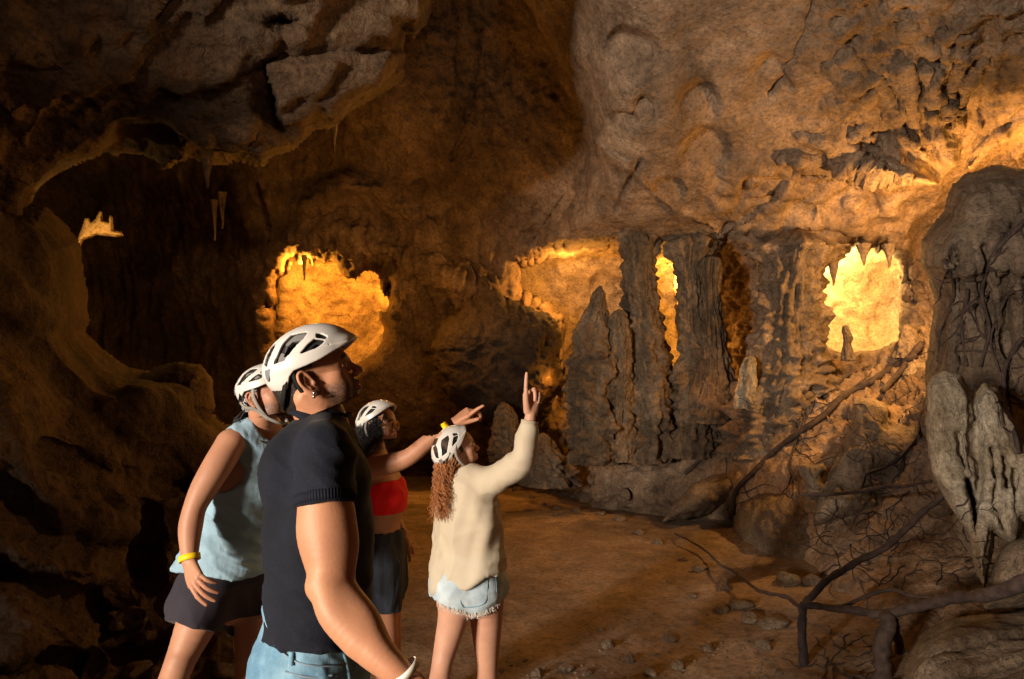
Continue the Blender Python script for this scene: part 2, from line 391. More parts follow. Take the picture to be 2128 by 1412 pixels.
H_MID = [(1100,560),(1150,535),(1230,525),(1298,535),(1302,600),(1298,640),(1300,700),(1260,720),(1215,715),(1200,800),(1192,850),(1160,850),(1150,790),(1172,770),(1170,660),(1130,620),(1100,600)]
H_SLIT = [(1362,562),(1396,562),(1398,630),(1412,680),(1420,740),(1410,765),(1385,740),(1370,640)]
H_RIGHT = [(1700,560),(1712,640),(1718,722),(1760,735),(1820,722),(1870,706),(1880,640),(1876,590),(1850,540),(1780,520),(1730,545)]
def main_disp(P, x, y):
    h = base_disp(P, .20, .10, .030)
    s = sdp(x, y, dome); dm = smooth(-40, 60, s)
    # streaky flowstone away from the dome
    st = ridged(P * np.array([1, 1, .12]), 3, 4.5, .6, off=2) - .9
    flow = (1 - dm) * smooth(900, 700, y) 
    h = h * (1 - .55 * dm) + .05 * st * flow
    # ribbed curtains at the upper right, converging on one point
    dx, dy = x - 1965, y - 392; th = np.arctan2(dy, dx) + .28 * fbm(P, 3, .8, off=71) ; r = np.hypot(dx, dy)
    m = smooth(1640, 1760, x - (y - 100) * .05) * smooth(430, 330, y) * smooth(25, 90, r)
    rib = np.abs(perlin(np.stack([th * 6.5 + .3 * perlin(np.stack([r / 60, th * 2, r * 0], -1)), r / 400, r * 0], -1)))
    rib2 = np.abs(perlin(np.stack([th * 16, r / 150, r * 0 + 5], -1)))
    h = h + m * (.5 + fbm(P, 3, 1.3, off=81)) * (.26 * (.25 - rib) + .16 * (.2 - rib2)) + m * .05 * (ridged(P * np.array([1, 1, .4]), 3, 3.5, off=4) - .8)
    bm = smooth(1430, 1520, x) * smooth(1930, 1860, x) * smooth(300, 350, y) * smooth(540, 500, y)
    h = h + bm * .42 * (np.abs(fbm(P * np.array([1, 1, 1.6]), 3, 1.3, .5, off=33)) - .12)
    # broken lumps between the columns and on the slope
    lum = smooth(500, 560, y) * (1 - dm) * (1 - .7 * smooth(860, 960, y) * smooth(1250, 1400, x))
    h = h + lum * (.10 * (ridged(P, 3, 3.1, .6, off=6) - .9) + .14 * np.abs(fbm(P * np.array([1.2, 1.2, .45]), 4, 3.0, .6, off=16))) * smooth(1050, 1150, x)
    # rubble slope: layered, stony
    sl = smooth(860, 960, y) * smooth(1200, 1350, x)
    h = h * (1 - .45 * sl) + sl * (.05 * fbm(P, 4, 2.3, .6) + .03 * np.abs(fbm(P, 3, 6)))
    # drapery folds under the left ledge
    dr = smooth(830, 880, x) * smooth(1060, 1000, x) * smooth(540, 580, y) * smooth(760, 700, y)
    dr = np.maximum(dr, smooth(600, 640, x) * smooth(880, 840, x) * smooth(400, 440, y) * smooth(560, 520, y) * .6)
    h = h + dr * .10 * (ridged(P * np.array([1, 1, .15]), 2, 6.5, off=12) - .9)
    return h
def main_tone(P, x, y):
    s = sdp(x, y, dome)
    t = .35 * smooth(20, -40, s) * smooth(1150, 1000, x)          # darker stone of the middle wall
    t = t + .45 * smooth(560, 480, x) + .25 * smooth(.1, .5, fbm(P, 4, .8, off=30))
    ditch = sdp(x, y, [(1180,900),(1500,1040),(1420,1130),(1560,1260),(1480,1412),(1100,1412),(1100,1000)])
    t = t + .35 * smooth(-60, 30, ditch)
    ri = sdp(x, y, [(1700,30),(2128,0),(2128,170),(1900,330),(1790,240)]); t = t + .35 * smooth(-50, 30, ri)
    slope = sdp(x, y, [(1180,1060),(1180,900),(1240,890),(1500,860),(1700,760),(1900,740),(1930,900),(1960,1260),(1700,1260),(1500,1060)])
    return t - .45 * smooth(-30, 60, slope)  # slope rock paler, with the extra light it catches painted into tone
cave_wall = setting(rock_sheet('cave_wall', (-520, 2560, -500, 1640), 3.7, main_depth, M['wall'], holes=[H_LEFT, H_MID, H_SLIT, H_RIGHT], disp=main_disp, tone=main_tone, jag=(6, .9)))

# ---- chambers behind the openings, lit from inside
def bowl(box, d_edge, deep, cx, cy, rx, ry, off):
    def dep(x, y):
        r2 = ((x - cx) / rx)**2 + ((y - cy) / ry)**2
        d = d_edge + deep * np.sqrt(np.clip(1 - r2, 0, 1))
        return np.maximum(np.where(r2 > 1, 0, d), main_depth(x, y) + .42 + .8 * smooth(1.5, 1.0, r2))
    return setting(rock_sheet('cave_alcove', box, 4.5, dep, M['bowl'], disp=lambda P, x, y: base_disp(P, .40, .16, .03, off) + .02 * (ridged(P * np.array([1, 1, .15]), 2, 3, off=off) - .9)))
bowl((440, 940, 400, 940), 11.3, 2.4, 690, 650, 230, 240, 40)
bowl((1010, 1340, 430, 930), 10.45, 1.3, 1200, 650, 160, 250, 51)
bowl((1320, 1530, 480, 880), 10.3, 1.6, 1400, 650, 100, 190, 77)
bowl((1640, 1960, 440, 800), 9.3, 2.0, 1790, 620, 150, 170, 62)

# ---- ceiling overhang, upper left
over_ctrl = [(-900,-600,3.6),(0,-600,3.6),(600,-600,4.0),(1100,-600,4.6),(-700,300,4.0),(-300,0,3.9),(0,0,4.2),(0,200,4.5),(0,400,5.0),(200,0,4.4),(200,180,4.7),(200,330,5.2),
 (400,0,4.5),(400,150,4.8),(400,330,5.4),(560,100,4.8),(560,200,5.1),(540,340,5.6),(700,0,4.8),(700,120,5.0),(700,220,5.2),(830,40,5.1),(820,150,5.2),(900,0,5.2),(950,-200,4.9),(-300,500,4.6)]
over_poly = [(-900,-600),(1050,-600),(935,-60),(900,45),(862,80),(838,60),(834,150),(800,190),(700,262),(655,265),(605,312),(545,350),(500,340),(440,348),(400,335),(340,350),(300,325),(240,320),(150,345),(80,395),(60,470),(-20,560),(-900,700)]
_over = tps(over_ctrl)
def over_depth(x, y):
    d = _over(x, y)
    # beds of rock stepping towards the viewer, running up to the right
    v = (y + .42 * x)
    for v0, a in ((150, .06), (245, .10), (330, .11), (455, .10)):
        wv = 34 * np.sin(x / 97 + v0) + 13 * np.sin(x / 31 + v0 * 2) + 9 * np.sin(x / 13 + v0 * 5)
        d = d + a * smooth(-14, 14, v - v0 - wv) - a * smooth(-170, 0, v - v0 - wv) * .55
    # the smooth broken face
    f = sdp(x, y, [(556,140),(840,108),(832,152),(790,190),(700,236),(590,262),(575,240)])
    d = d + .16 * smooth(6, -8, f) * smooth(-60, -8, f) - .10 * smooth(-4, 10, f)
    dv, _ = seg_dist(x, y, [(552,142),(566,190),(570,240),(576,262)], False); d = d + .22 * np.exp(-(dv / 6)**2)
    hh = np.hypot((x - 300) / 90, (y - 310) / 55); d = d + .5 * smooth(1.1, .4, hh)
    hh = np.hypot((x - 590) / 50, (y - 45) / 28); d = d + .35 * smooth(1.1, .4, hh)
    return d
def over_disp(P, x, y):
    f = smooth(0, 15, sdp(x, y, [(556,140),(840,108),(832,152),(790,190),(700,236),(590,262),(575,240)]))
    q = P + .3 * np.stack([fbm(P, 2, .9), fbm(P, 2, .9, off=7), fbm(P, 2, .9, off=14)], -1)
    h = .15 * fbm(q, 3, 1.1, off=8) - .045 * np.abs(fbm(q, 4, 2.2, .6, off=51)) + .055 * (ridged(q * np.array([.6, .8, 1.6]), 4, 1.5, .5, off=21) - .9) + .012 * fbm(P, 3, 9)
    return h * (1 - .8 * f) + .02 * fbm(P, 4, 6, .7)
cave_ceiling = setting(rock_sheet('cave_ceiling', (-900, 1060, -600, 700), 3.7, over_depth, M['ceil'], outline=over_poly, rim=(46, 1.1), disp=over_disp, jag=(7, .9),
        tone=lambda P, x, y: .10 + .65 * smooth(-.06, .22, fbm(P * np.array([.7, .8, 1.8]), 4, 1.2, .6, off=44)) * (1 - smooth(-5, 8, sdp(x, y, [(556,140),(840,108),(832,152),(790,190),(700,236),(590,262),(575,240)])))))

# ---- rock flank at the left
left_ctrl = [(-1700,300,4.0),(-1700,1500,3.3),(-900,400,4.4),(-900,1500,3.5),(-300,300,4.8),(-300,800,4.2),(-300,1500,3.4),(0,420,4.6),(60,520,4.7),(140,520,5.0),(170,640,5.1),(0,650,4.1),(0,850,3.8),(150,800,4.5),(250,760,5.2),(300,850,4.9),
 (400,780,5.6),(430,900,5.6),(0,1050,3.6),(200,1000,4.3),(400,1050,5.1),(520,950,5.9),(620,1000,6.3),(720,1040,7.0),(0,1230,3.5),(150,1200,3.8),(250,1300,3.9),(400,1200,4.7),(560,1200,5.3),(560,1350,4.6),(0,1412,3.2),(200,1412,3.7),(400,1412,4.15),(600,1412,4.5),(-200,1700,2.8),(600,1700,4.0),(800,1300,6.4)]
left_poly = [(-1700,200),(-700,200),(-60,330),(20,415),(95,428),(140,470),(164,505),(172,560),(184,620),(186,665),(176,690),(214,724),(268,762),(330,772),(395,770),(432,792),(438,818),(430,850),(460,880),(520,900),(600,950),(700,1010),(760,1040),(790,1150),(760,1300),(740,1700),(-1700,1700)]
_left = tps(left_ctrl)
def left_depth(x, y):
    d = _left(x, y)
    for pl, a, w_ in (([(0,690),(100,760),(180,880),(300,960),(370,1000)], .20, 46), ([(0,1020),(120,1120),(250,1150),(340,1260),(250,1400)], .2, 34),
                      ([(0,1190),(130,1230),(230,1270),(260,1340)], .25, 22), ([(300,1060),(300,1180),(230,1260)], .3, 30), ([(0,1400),(100,1370),(180,1380)], .18, 16), ([(130,940),(260,1000),(380,1020)], .2, 24)):
        dv, _ = seg_dist(x, y, pl, False); d = d + a * np.exp(-(dv / w_)**2)
    return d
def left_disp(P, x, y):
    q = P + .35 * np.stack([fbm(P, 2, .8), fbm(P, 2, .8, off=7), fbm(P, 2, .8, off=14)], -1)
    low = smooth(820, 1100, y)
    h = .18 * fbm(q, 3, 1.2, off=31) + (.02 + .05 * low) * (ridged(q, 4, 1.7, .5, off=3) - .9) + (.008 + .015 * low) * fbm(P, 4, 9, .65)
    h = h + (.02 + .06 * low) * np.abs(fbm(P, 4, 2.6, .55, off=61)) * -1
    return h + .014 * np.sin((P[:, 0] * 1.0 + P[:, 2] * 1.6 + 1.2 * fbm(P, 2, 1.1)) * 9) * (1 - low) * smooth(.0, .3, fbm(P, 2, .9, off=3) + .2)
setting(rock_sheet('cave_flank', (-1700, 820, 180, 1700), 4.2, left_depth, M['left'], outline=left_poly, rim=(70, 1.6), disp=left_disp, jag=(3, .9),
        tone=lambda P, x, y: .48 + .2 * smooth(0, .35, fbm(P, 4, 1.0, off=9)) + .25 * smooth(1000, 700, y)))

# ---- floor
def floor_z(x, y):
    z = .035 * np.clip(y - 4, 0, 8)
    side = np.clip(x - (.9 + .12 * y), 0, 9) 
    z = z + .02 * np.sin(x * 1.3 + y * .7) + .10 * side - .35 * smooth(3.2, 4.6, y) * 0
    return z
xs = np.concatenate([np.arange(-9, -2, .15), np.arange(-2, 4, .035), np.arange(4, 12, .15)]); ys = np.concatenate([np.arange(-12, 2, .3), np.arange(2, 13.6, .035)])
X, Y = np.meshgrid(xs, ys); Z = floor_z(X, Y)
Pf = np.stack([X, Y, Z], -1).reshape(-1, 3)
edge = smooth(.6, 1.6, X + .1 * Y - .9 + .3 * fbm(Pf, 2, .8).reshape(X.shape)) * smooth(5.5, 3.4, Y)
Z = Z + .03 * fbm(Pf, 4, 1.2).reshape(X.shape) + .012 * fbm(Pf, 3, 6, .6).reshape(X.shape) + edge * (.05 * ridged(Pf, 3, 2.4).reshape(X.shape))
Pf = np.stack([X, Y, Z], -1).reshape(-1, 3)
ii = np.arange(X.size).reshape(X.shape)
Ff = np.stack([ii[:-1, :-1], ii[:-1, 1:], ii[1:, 1:], ii[1:, :-1]], -1).reshape(-1, 4)
setting(mesh_obj('cave_floor', Pf, Ff, M['sand'], attrs={'tone': np.zeros(len(Pf))}))
# ================================================================== FORMATIONS, ROOTS, STONES
bpy.context.view_layer.update()
SHEETS = [o for o in COL.objects if o.type == 'MESH' and o.name.split('.')[0] in ('cave_wall', 'cave_floor', 'cave_flank')]
def surf(px, py, extra=()):
    """where the sight line through (px, py) meets the rock: point and depth"""
    o = Vector((0, 0, CAM_Z)); v = Vector(PX(px, py, 1.0)) - o; L_ = v.length; v.normalize(); best = None
    for ob in list(SHEETS) + list(extra):
        M_ = ob.matrix_world.inverted()
        ok, loc, nrm, _ = ob.ray_cast(M_ @ o, v)
        if ok:
            d = ((ob.matrix_world @ loc) - o).length
            if best is None or d < best: best = d
    return 9.0 if best is None else best / L_

def spire(name, pts, d, seed, mat, label, cat, group=None, drip=1.0, flute=.5, n=84, layers=9, squash=.85):
    """a stalagmite or column: pts = (px, py, half width px) from top to bottom, all at depth d"""
    C = np.array(crom(np.array(pts, float), 26)); rows = len(C)
    cen = np.array([PX(a, b, d) for a, b, _ in C]); rad = C[:, 2] / FPX * d
    th = np.linspace(0, 2 * np.pi, n, endpoint=False)
    T, Rr = np.meshgrid(th, np.arange(rows)); zc = cen[:, 2][Rr]
    q = np.stack([np.cos(T) * 1.1, np.sin(T) * 1.1, zc * 2.2], -1).reshape(-1, 3)
    wob = fbm(q, 3, 1.0, off=seed * 7.7).reshape(T.shape)
    ph = zc * layers + 2.2 * fbm(q, 2, .8, off=seed + 50).reshape(T.shape) 
    saw = ph - np.floor(ph)                                    # each layer bulges and is cut in below
    bulge = np.sin(np.pi * np.clip(saw, 0, 1))**.6 - .5
    fl = ridged(np.stack([np.cos(T) * 3.4, np.sin(T) * 3.4, zc * .9], -1).reshape(-1, 3), 2, 1.0, off=seed).reshape(T.shape) - .6
    fine = fbm(np.stack([np.cos(T) * 4, np.sin(T) * 4, zc * 5], -1).reshape(-1, 3), 3, 1.3, off=seed).reshape(T.shape)
    fl2 = ridged(np.stack([np.cos(T) * 7, np.sin(T) * 7, zc * .8 + 9], -1).reshape(-1, 3), 2, 1.0, off=seed).reshape(T.shape) - .6
    lump = fbm(np.stack([np.cos(T) * 1.6, np.sin(T) * 1.6, zc * 3], -1).reshape(-1, 3), 2, 1.0, off=seed + 4).reshape(T.shape)
    bil = np.abs(fbm(np.stack([np.cos(T) * 1.7, np.sin(T) * 1.7, zc * 3.2], -1).reshape(-1, 3), 3, 1.0, .6, off=seed + 8)).reshape(T.shape)
    r = rad[Rr] * (.86 + .85 * bil + .20 * wob + .15 * drip * bulge + .26 * flute * fl + .18 * flute * fl2 + .16 * lump + .10 * fine) + .004
    V = np.stack([cen[:, 0][Rr] + r * np.cos(T), cen[:, 1][Rr] + r * np.sin(T) * squash, zc + .02 * fine], -1).reshape(-1, 3)
    i = np.arange(rows - 1)[:, None]; j = np.arange(n)[None]
    F = np.stack([i * n + j, (i + 1) * n + j, (i + 1) * n + (j + 1) % n, i * n + (j + 1) % n], -1).reshape(-1, 4)
    V = np.vstack([V, cen[:1] + [0, 0, rad[0] * .7]]); tp = len(V) - 1
    jj = np.arange(0, n, 2); F = np.vstack([F, np.stack([np.full(len(jj), tp), jj, (jj + 1) % n, (jj + 2) % n], -1)])
    return tag(mesh_obj(name, V, F, mat), label, cat, group)

G1 = 'stalagmites and columns across the chamber'
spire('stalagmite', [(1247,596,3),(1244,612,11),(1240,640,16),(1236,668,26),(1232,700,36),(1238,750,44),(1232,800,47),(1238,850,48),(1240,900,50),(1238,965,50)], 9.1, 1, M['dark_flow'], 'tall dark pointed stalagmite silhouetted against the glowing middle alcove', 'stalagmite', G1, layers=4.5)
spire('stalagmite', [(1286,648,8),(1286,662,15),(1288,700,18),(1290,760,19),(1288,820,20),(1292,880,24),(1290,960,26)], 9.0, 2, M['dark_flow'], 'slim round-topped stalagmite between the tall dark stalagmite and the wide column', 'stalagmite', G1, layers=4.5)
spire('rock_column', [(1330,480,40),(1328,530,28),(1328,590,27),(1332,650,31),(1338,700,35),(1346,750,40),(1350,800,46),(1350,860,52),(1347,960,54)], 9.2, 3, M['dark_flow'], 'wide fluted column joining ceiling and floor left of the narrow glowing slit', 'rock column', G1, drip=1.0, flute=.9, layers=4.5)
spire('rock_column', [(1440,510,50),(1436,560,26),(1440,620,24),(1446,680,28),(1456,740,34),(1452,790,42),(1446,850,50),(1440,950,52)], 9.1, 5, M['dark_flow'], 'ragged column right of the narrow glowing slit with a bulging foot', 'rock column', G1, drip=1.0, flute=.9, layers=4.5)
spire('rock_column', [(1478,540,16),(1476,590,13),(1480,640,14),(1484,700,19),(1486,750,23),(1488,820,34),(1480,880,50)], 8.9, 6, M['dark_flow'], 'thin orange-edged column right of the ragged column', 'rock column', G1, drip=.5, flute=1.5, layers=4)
spire('rock_column', [(1660,520,70),(1652,560,48),(1646,600,50),(1640,660,54),(1640,720,58),(1636,770,66),(1620,830,84),(1610,880,84),(1600,950,84)], 8.5, 7, M['flow'], 'thick pale column standing left of the brightest alcove', 'rock column', G1, drip=.5, flute=1.1, layers=3)
spire('stalagmite', [(1558,745,9),(1556,760,13),(1552,790,16),(1550,820,19),(1550,850,22)], 8.2, 8, M['pale'], 'short pale stub at the foot of the thick pale column', 'stalagmite', G1, drip=.4)
spire('stalagmite', [(1757,679,4),(1759,690,6),(1763,702,7),(1761,715,6),(1762,730,8),(1763,750,10)], 8.3, 9, M['flow'], 'tiny dark figure-like stalagmite in the mouth of the brightest alcove', 'stalagmite', G1, n=40)
spire('stalagmite', [(1884,678,5),(1886,690,12),(1888,715,18),(1892,745,24)], 8.1, 14, M['flow'], 'low rounded stump at the right side of the brightest alcove', 'stalagmite', G1, n=48)
spire('stalagmite', [(1045,838,5),(1048,850,14),(1052,880,22),(1052,920,28),(1055,960,34)], 9.3, 10, M['stone'], 'pale squat stalagmite in the dark behind the raised hands', 'stalagmite', G1)
spire('stalagmite', [(1128,905,8),(1126,930,24),(1135,960,38),(1150,1010,50)], 9.4, 15, M['stone'], 'lumpy brown stalagmite stump low beside the path end', 'stalagmite', G1)
G2 = 'stalactites hanging from the ceiling'
def stalactite(px, py, ln, w_, d, seed, label, mat=None):
    spire('stalactite', [(px, py + ln, 1.0), (px + 1, py + ln * .8, w_ * .25), (px, py + ln * .45, w_ * .55), (px, py, w_), (px, py - 14, w_ * 1.5)][::1], d, seed, mat or M['flow'], label, 'stalactite', G2, n=24, drip=.5)
stalactite(693, 262, 62, 6, 8.2, 21, 'lone long stalactite in the gap behind the broken ceiling slab', M['flow'])
stalactite(430, 345, 46, 6, 5.5, 22, 'short stalactite under the lowest edge of the ceiling slab', M['ceil'])
stalactite(632, 545, 38, 3.2, 10.0, 23, 'needle-thin stalactite dark against the left glowing alcove')
stalactite(1732, 548, 46, 9, 8.5, 24, 'dark fang hanging in the upper left of the brightest alcove')
stalactite(1702, 560, 34, 10, 8.55, 25, 'short fang beside the thick pale column')
stalactite(1795, 522, 30, 8, 8.7, 26, 'stubby fang over the middle of the brightest alcove')
stalactite(1848, 522, 34, 7, 8.6, 27, 'hanging fang over the right of the brightest alcove')
stalactite(462, 415, 60, 5, 11.2, 28, 'dim stalactite hanging deep in the dark left cavity')
stalactite(446, 430, 70, 4, 11.0, 29, 'long dim stalactite in the dark cavity left of the dim one')
# the lit ledge with three little spikes, far left
lamp('alcove_lamp_or_fill', 'POINT', tuple(PX(130, 480, 8.9)), 60, (1, .48, .10), .04)
def led(x, y): return 9.6 + 0 * x
tag(rock_sheet('rock_ledge', (120, 300, 440, 560), 2.4, led, M['bowl'], outline=[(150,520),(166,488),(176,455),(184,452),(190,462),(198,455),(205,440),(211,436),(214,458),(226,462),(229,448),(233,452),(235,478),(252,482),(256,490),(240,494),(214,490),(200,488),(172,500),(160,540)], rim=(8, .12), jag=(.8, .4),
     disp=lambda P, x, y: .05 * fbm(P, 4, 4)), 'small lit ledge with three thin spikes glowing in the dark left cavity', 'ledge')

# ---- large separate rocks
def pillow(name, label, cat, box, step, ctrl, poly, rim, mat, amp=(.12, .05, .02), streak=0, off=0., jag=(3, .8), extra=None, group=None, tone=None):
    f = tps(ctrl) if len(ctrl) > 3 else (lambda x, y: ctrl[0][2] + 0 * x)
    dep = (lambda x, y: f(x, y) + extra(x, y)) if extra else f
    def dd(P, x, y):
        h = amp[0] * fbm(P, 3, 1.6, off=off) + amp[1] * (ridged(P, 3, 3.4, .55, off=off) - .9) + amp[2] * fbm(P, 4, 11, .6)
        if streak: h = h + streak * (ridged(P * np.array([1, 1, .2]), 3, 6.0, .55, off=off) - .9)
        return h
    return tag(rock_sheet(name, box, step, dep, mat, outline=poly, rim=rim, jag=jag, disp=dd, tone=tone), label, cat, group)

M['root_rock'] = rock_mat('root_covered_rock', (.33, .26, .19), (.19, .14, .10), streak=.6, dirt_amt=.75, scale=1.3, crack=0)
def big_extra(x, y):
    d = 0 * x
    for pl, a, w_ in (([(1985,520),(1995,560),(2000,700),(1990,800)], .10, 9), ([(2045,515),(2050,560),(2062,700)], .10, 9), ([(2120,440),(2060,540),(2030,640)], .06, 6), ([(1950,560),(1965,640),(1950,760)], .09, 10), ([(2100,560),(2090,700),(2100,900)], .12, 12)):
        dv, _ = seg_dist(x, y, pl, False); d = d + a * np.exp(-(dv / w_)**2)
    dv, _ = seg_dist(x, y, [(1920,548),(1950,556),(2010,560),(2128,610)], False); d = d - .06 * np.exp(-(dv / 12)**2)
    lower = smooth(548, 585, y); return d + .22 * lower - .1 * smooth(780, 560, y) * lower * np.abs(np.sin(x / 17.)) 
BIG = pillow('boulder', 'huge rounded rock at the right edge with bare roots creeping over it', 'boulder', (1850, 2700, 300, 1320), 3.4,
  [(1900,400,5.6),(2128,360,5.2),(2128,500,4.9),(1950,500,5.3),(1950,700,5.5),(2128,700,4.9),(1960,900,5.3),(2128,900,4.8),(1960,1200,5.0),(2128,1200,4.6),(2600,400,4.4),(2600,900,4.0),(2600,1300,3.8)],
  [(1966,440),(1976,385),(2010,360),(2060,348),(2128,352),(2300,380),(2680,450),(2680,1300),(1990,1300),(1960,1180),(1940,1020),(1930,900),(1925,790),(1932,700),(1940,620),(1914,548),(1918,500),(1945,465)], (60, .9), M['root_rock'], amp=(.06, .015, .012), streak=.03, off=3, extra=big_extra)
def twin_extra(x, y):
    d = 0 * x
    dv, _ = seg_dist(x, y, [(2022,800),(2026,880),(2034,990),(2030,1060)], False); d = d + .10 * np.exp(-(dv / 11)**2)
    for pl, a, w_ in (([(2010,1000),(2022,1050),(2030,1100)], .22, 6), ([(2060,930),(2068,1000),(2062,1060)], .06, 5), ([(2085,950),(2092,1010)], .06, 5), ([(2110,980),(2108,1060)], .07, 5), ([(2072,1060),(2085,1100)], .06, 5), ([(1990,900),(2005,1010)], .05, 6)):
        dv, _ = seg_dist(x, y, pl, False); d = d + a * np.exp(-(dv / w_)**2)
    return d
pillow('hanging_formation', 'pale twin-lobed flowstone hanging in front of the huge rounded rock, tapering to a spear', 'rock formation', (1890, 2330, 740, 1250), 2.4,
  [(1930,800,4.3),(2030,800,4.25),(2128,900,4.15),(1960,1000,4.2),(2047,1220,3.95),(2100,1100,4.0),(2300,1000,3.9)],
  [(1925,800),(1938,780),(1965,768),(2000,775),(2018,805),(2028,812),(2044,794),(2075,806),(2098,856),(2135,926),(2300,1000),(2300,1140),(2125,1085),(2112,1130),(2090,1128),(2068,1112),(2062,1150),(2047,1222),(2028,1190),(2008,1105),(1960,1030),(1934,980),(1925,880)], (30, .22), M['pale'], amp=(.04, .02, .012), streak=.022, off=7, extra=twin_extra, jag=(1.6, .5))
pillow('boulder', 'brown rounded boulder in the lower right beneath the tip of the pale twin-lobed formation', 'boulder', (2030, 2400, 1090, 1290), 3,
  [(2100,1200,3.85)], [(2048,1262),(2052,1200),(2072,1150),(2100,1120),(2150,1108),(2350,1120),(2350,1270)], (40, .35), M['stone'], amp=(.05, .02, .01), off=9)
def slab_extra(x, y): return .02 * np.sin((y + .35 * x) / 9 + 2 * np.sin(x / 90)) + .012 * np.sin((y + .3 * x) / 4.3)
pillow('boulder', 'broad brown boulder with curved bedding lines filling the bottom right corner', 'boulder', (1840, 2700, 1230, 1700), 3,
  [(1880,1400,3.6),(2000,1300,3.7),(2128,1280,3.7),(2128,1412,3.2),(1950,1600,3.1),(2600,1300,3.4),(2600,1700,2.6)],
  [(1872,1500),(1880,1380),(1915,1325),(1970,1290),(2128,1262),(2400,1250),(2680,1300),(2680,1690),(1880,1690)], (50, .5), M['stone'], amp=(.08, .02, .006), off=13, extra=slab_extra)
pillow('stalagmite', 'pale cone-shaped stalagmite with a chipped crown half-way up the rubble slope', 'stalagmite', (1620, 1980, 790, 1120), 2.6,
  [(1810,830,6.6),(1800,950,6.3),(1720,1050,6.2),(1900,1050,6.0),(1900,880,6.5)],
  [(1772,838),(1790,826),(1812,830),(1840,834),(1850,858),(1850,880),(1905,872),(1935,900),(1945,1080),(1690,1090),(1700,1010),(1728,965),(1756,905),(1776,872)], (44, .5), M['flow'], amp=(.10, .04, .015), streak=.03, off=17)
pillow('stalagmite', 'small crumbling pale stump left of the cone-shaped stalagmite', 'stalagmite', (1630, 1760, 940, 1060), 2.2,
  [(1690,1000,6.35)], [(1656,968),(1672,962),(1690,966),(1712,960),(1722,975),(1712,1000),(1730,1030),(1720,1045),(1680,1040),(1670,1000)], (16, .2), M['flow'], amp=(.04, .02, .01), off=19)
pillow('boulder', 'smooth pale boulder leaning over the path edge under the long roots', 'boulder', (1360, 1620, 930, 1110), 2.8,
  [(1480,1020,8.2)], [(1378,1084),(1400,1040),(1440,1000),(1500,975),(1560,980),(1545,1030),(1490,1062),(1430,1082)], (34, .5), M['flow'], amp=(.12, .03, .01), off=23)
pillow('boulder', 'big bulging brown boulder at the foot of the rubble slope', 'boulder', (1480, 1790, 980, 1290), 2.8,
  [(1600,1100,6.9),(1700,1100,6.5),(1600,1230,6.6),(1700,1230,6.2)], [(1520,1100),(1540,1050),(1590,1020),(1650,1010),(1710,1030),(1745,1080),(1735,1160),(1700,1230),(1650,1250),(1560,1200)], (80, .9), M['stone'], amp=(.12, .04, .012), off=27)
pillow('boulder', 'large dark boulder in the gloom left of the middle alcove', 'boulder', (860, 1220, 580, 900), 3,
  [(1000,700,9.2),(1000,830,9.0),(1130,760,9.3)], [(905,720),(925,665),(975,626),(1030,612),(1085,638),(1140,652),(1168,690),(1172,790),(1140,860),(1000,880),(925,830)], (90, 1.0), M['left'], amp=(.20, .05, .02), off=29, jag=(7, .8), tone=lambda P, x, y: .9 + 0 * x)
pillow('boulder', 'rounded brown boulder on the left flank behind the man in the tank top', 'boulder', (250, 470, 730, 900), 3,
  [(380,820,5.7)], [(286,800),(320,765),(370,752),(415,762),(438,790),(436,812),(442,850),(420,890),(300,880)], (50, .5), M['left'], amp=(.08, .03, .012), off=33)

# ---- roots
def root_mat():
    m, nt, b = newmat('root_bark'); tc = N(nt, 'ShaderNodeTexCoord')
    n = N(nt, 'ShaderNodeTexNoise'); n.inputs['Scale'].default_value = 18; n.inputs['Detail'].default_value = 6; L(nt, tc.outputs['Object'], n.inputs['Vector'])
    L(nt, ramp(nt, n.outputs['Fac'], [(.3, (.018, .011, .010)), (.7, (.065, .042, .036))]), b.inputs['Base Color']); b.inputs['Roughness'].default_value = .85
    bp = N(nt, 'ShaderNodeBump'); bp.inputs['Strength'].default_value = .7; bp.inputs['Distance'].default_value = .02; L(nt, n.outputs['Fac'], bp.inputs['Height']); L(nt, bp.outputs[0], b.inputs['Normal']); return m
M['root'] = root_mat()
bpy.context.view_layer.update()
ROCKS = [o for o in COL.objects if o.name.startswith(('boulder', 'hanging_formation')) or (o.name.startswith('stalagmite'))]
rr = random.Random(5)
def root_geo(pts, r0, r1, hug=True, wob=3.0, seg=12):
    """pts = (px, py[, depth]); roots without a depth lie on the rock they cross"""
    P2 = crom(np.array([p[:2] for p in pts], float), 4)
    ds = None
    if len(pts[0]) == 3: ds = crom(np.array([[p[2]] for p in pts]), 4)[:, 0]
    out = []; m = len(P2); last = None; s1, s2 = rr.random() * 9, rr.random() * 9
    for i, (x, y) in enumerate(P2):
        x += wob * math.sin(i * 1.1 + s1); y += wob * math.sin(i * .83 + s2)
        if ds is None:
            d = surf(x, y, ROCKS) - r0 * 1.3
            d = d if last is None else last + max(-.35, min(.35, d - last)); last = d
        else: d = ds[i]
        out.append(PX(x, y, d))
    out = np.array(out)
    if ds is None:
        for _ in range(1): out[1:-1] = .25 * out[:-2] + .5 * out[1:-1] + .25 * out[2:]
    C = crom(out, 3); C = C + (r0 * .8 * np.stack([fbm(C, 2, 5, off=s1), fbm(C, 2, 5, off=s1 + 5), fbm(C, 2, 5, off=s1 + 9)], -1) if ds is not None else 0); rad = np.linspace(r0, r1, len(C)) * (1 + .55 * perlin(np.stack([np.arange(len(C)) * .31 + s1, np.zeros(len(C)), np.zeros(len(C))], -1)))
    return tube(C, rad, 8)
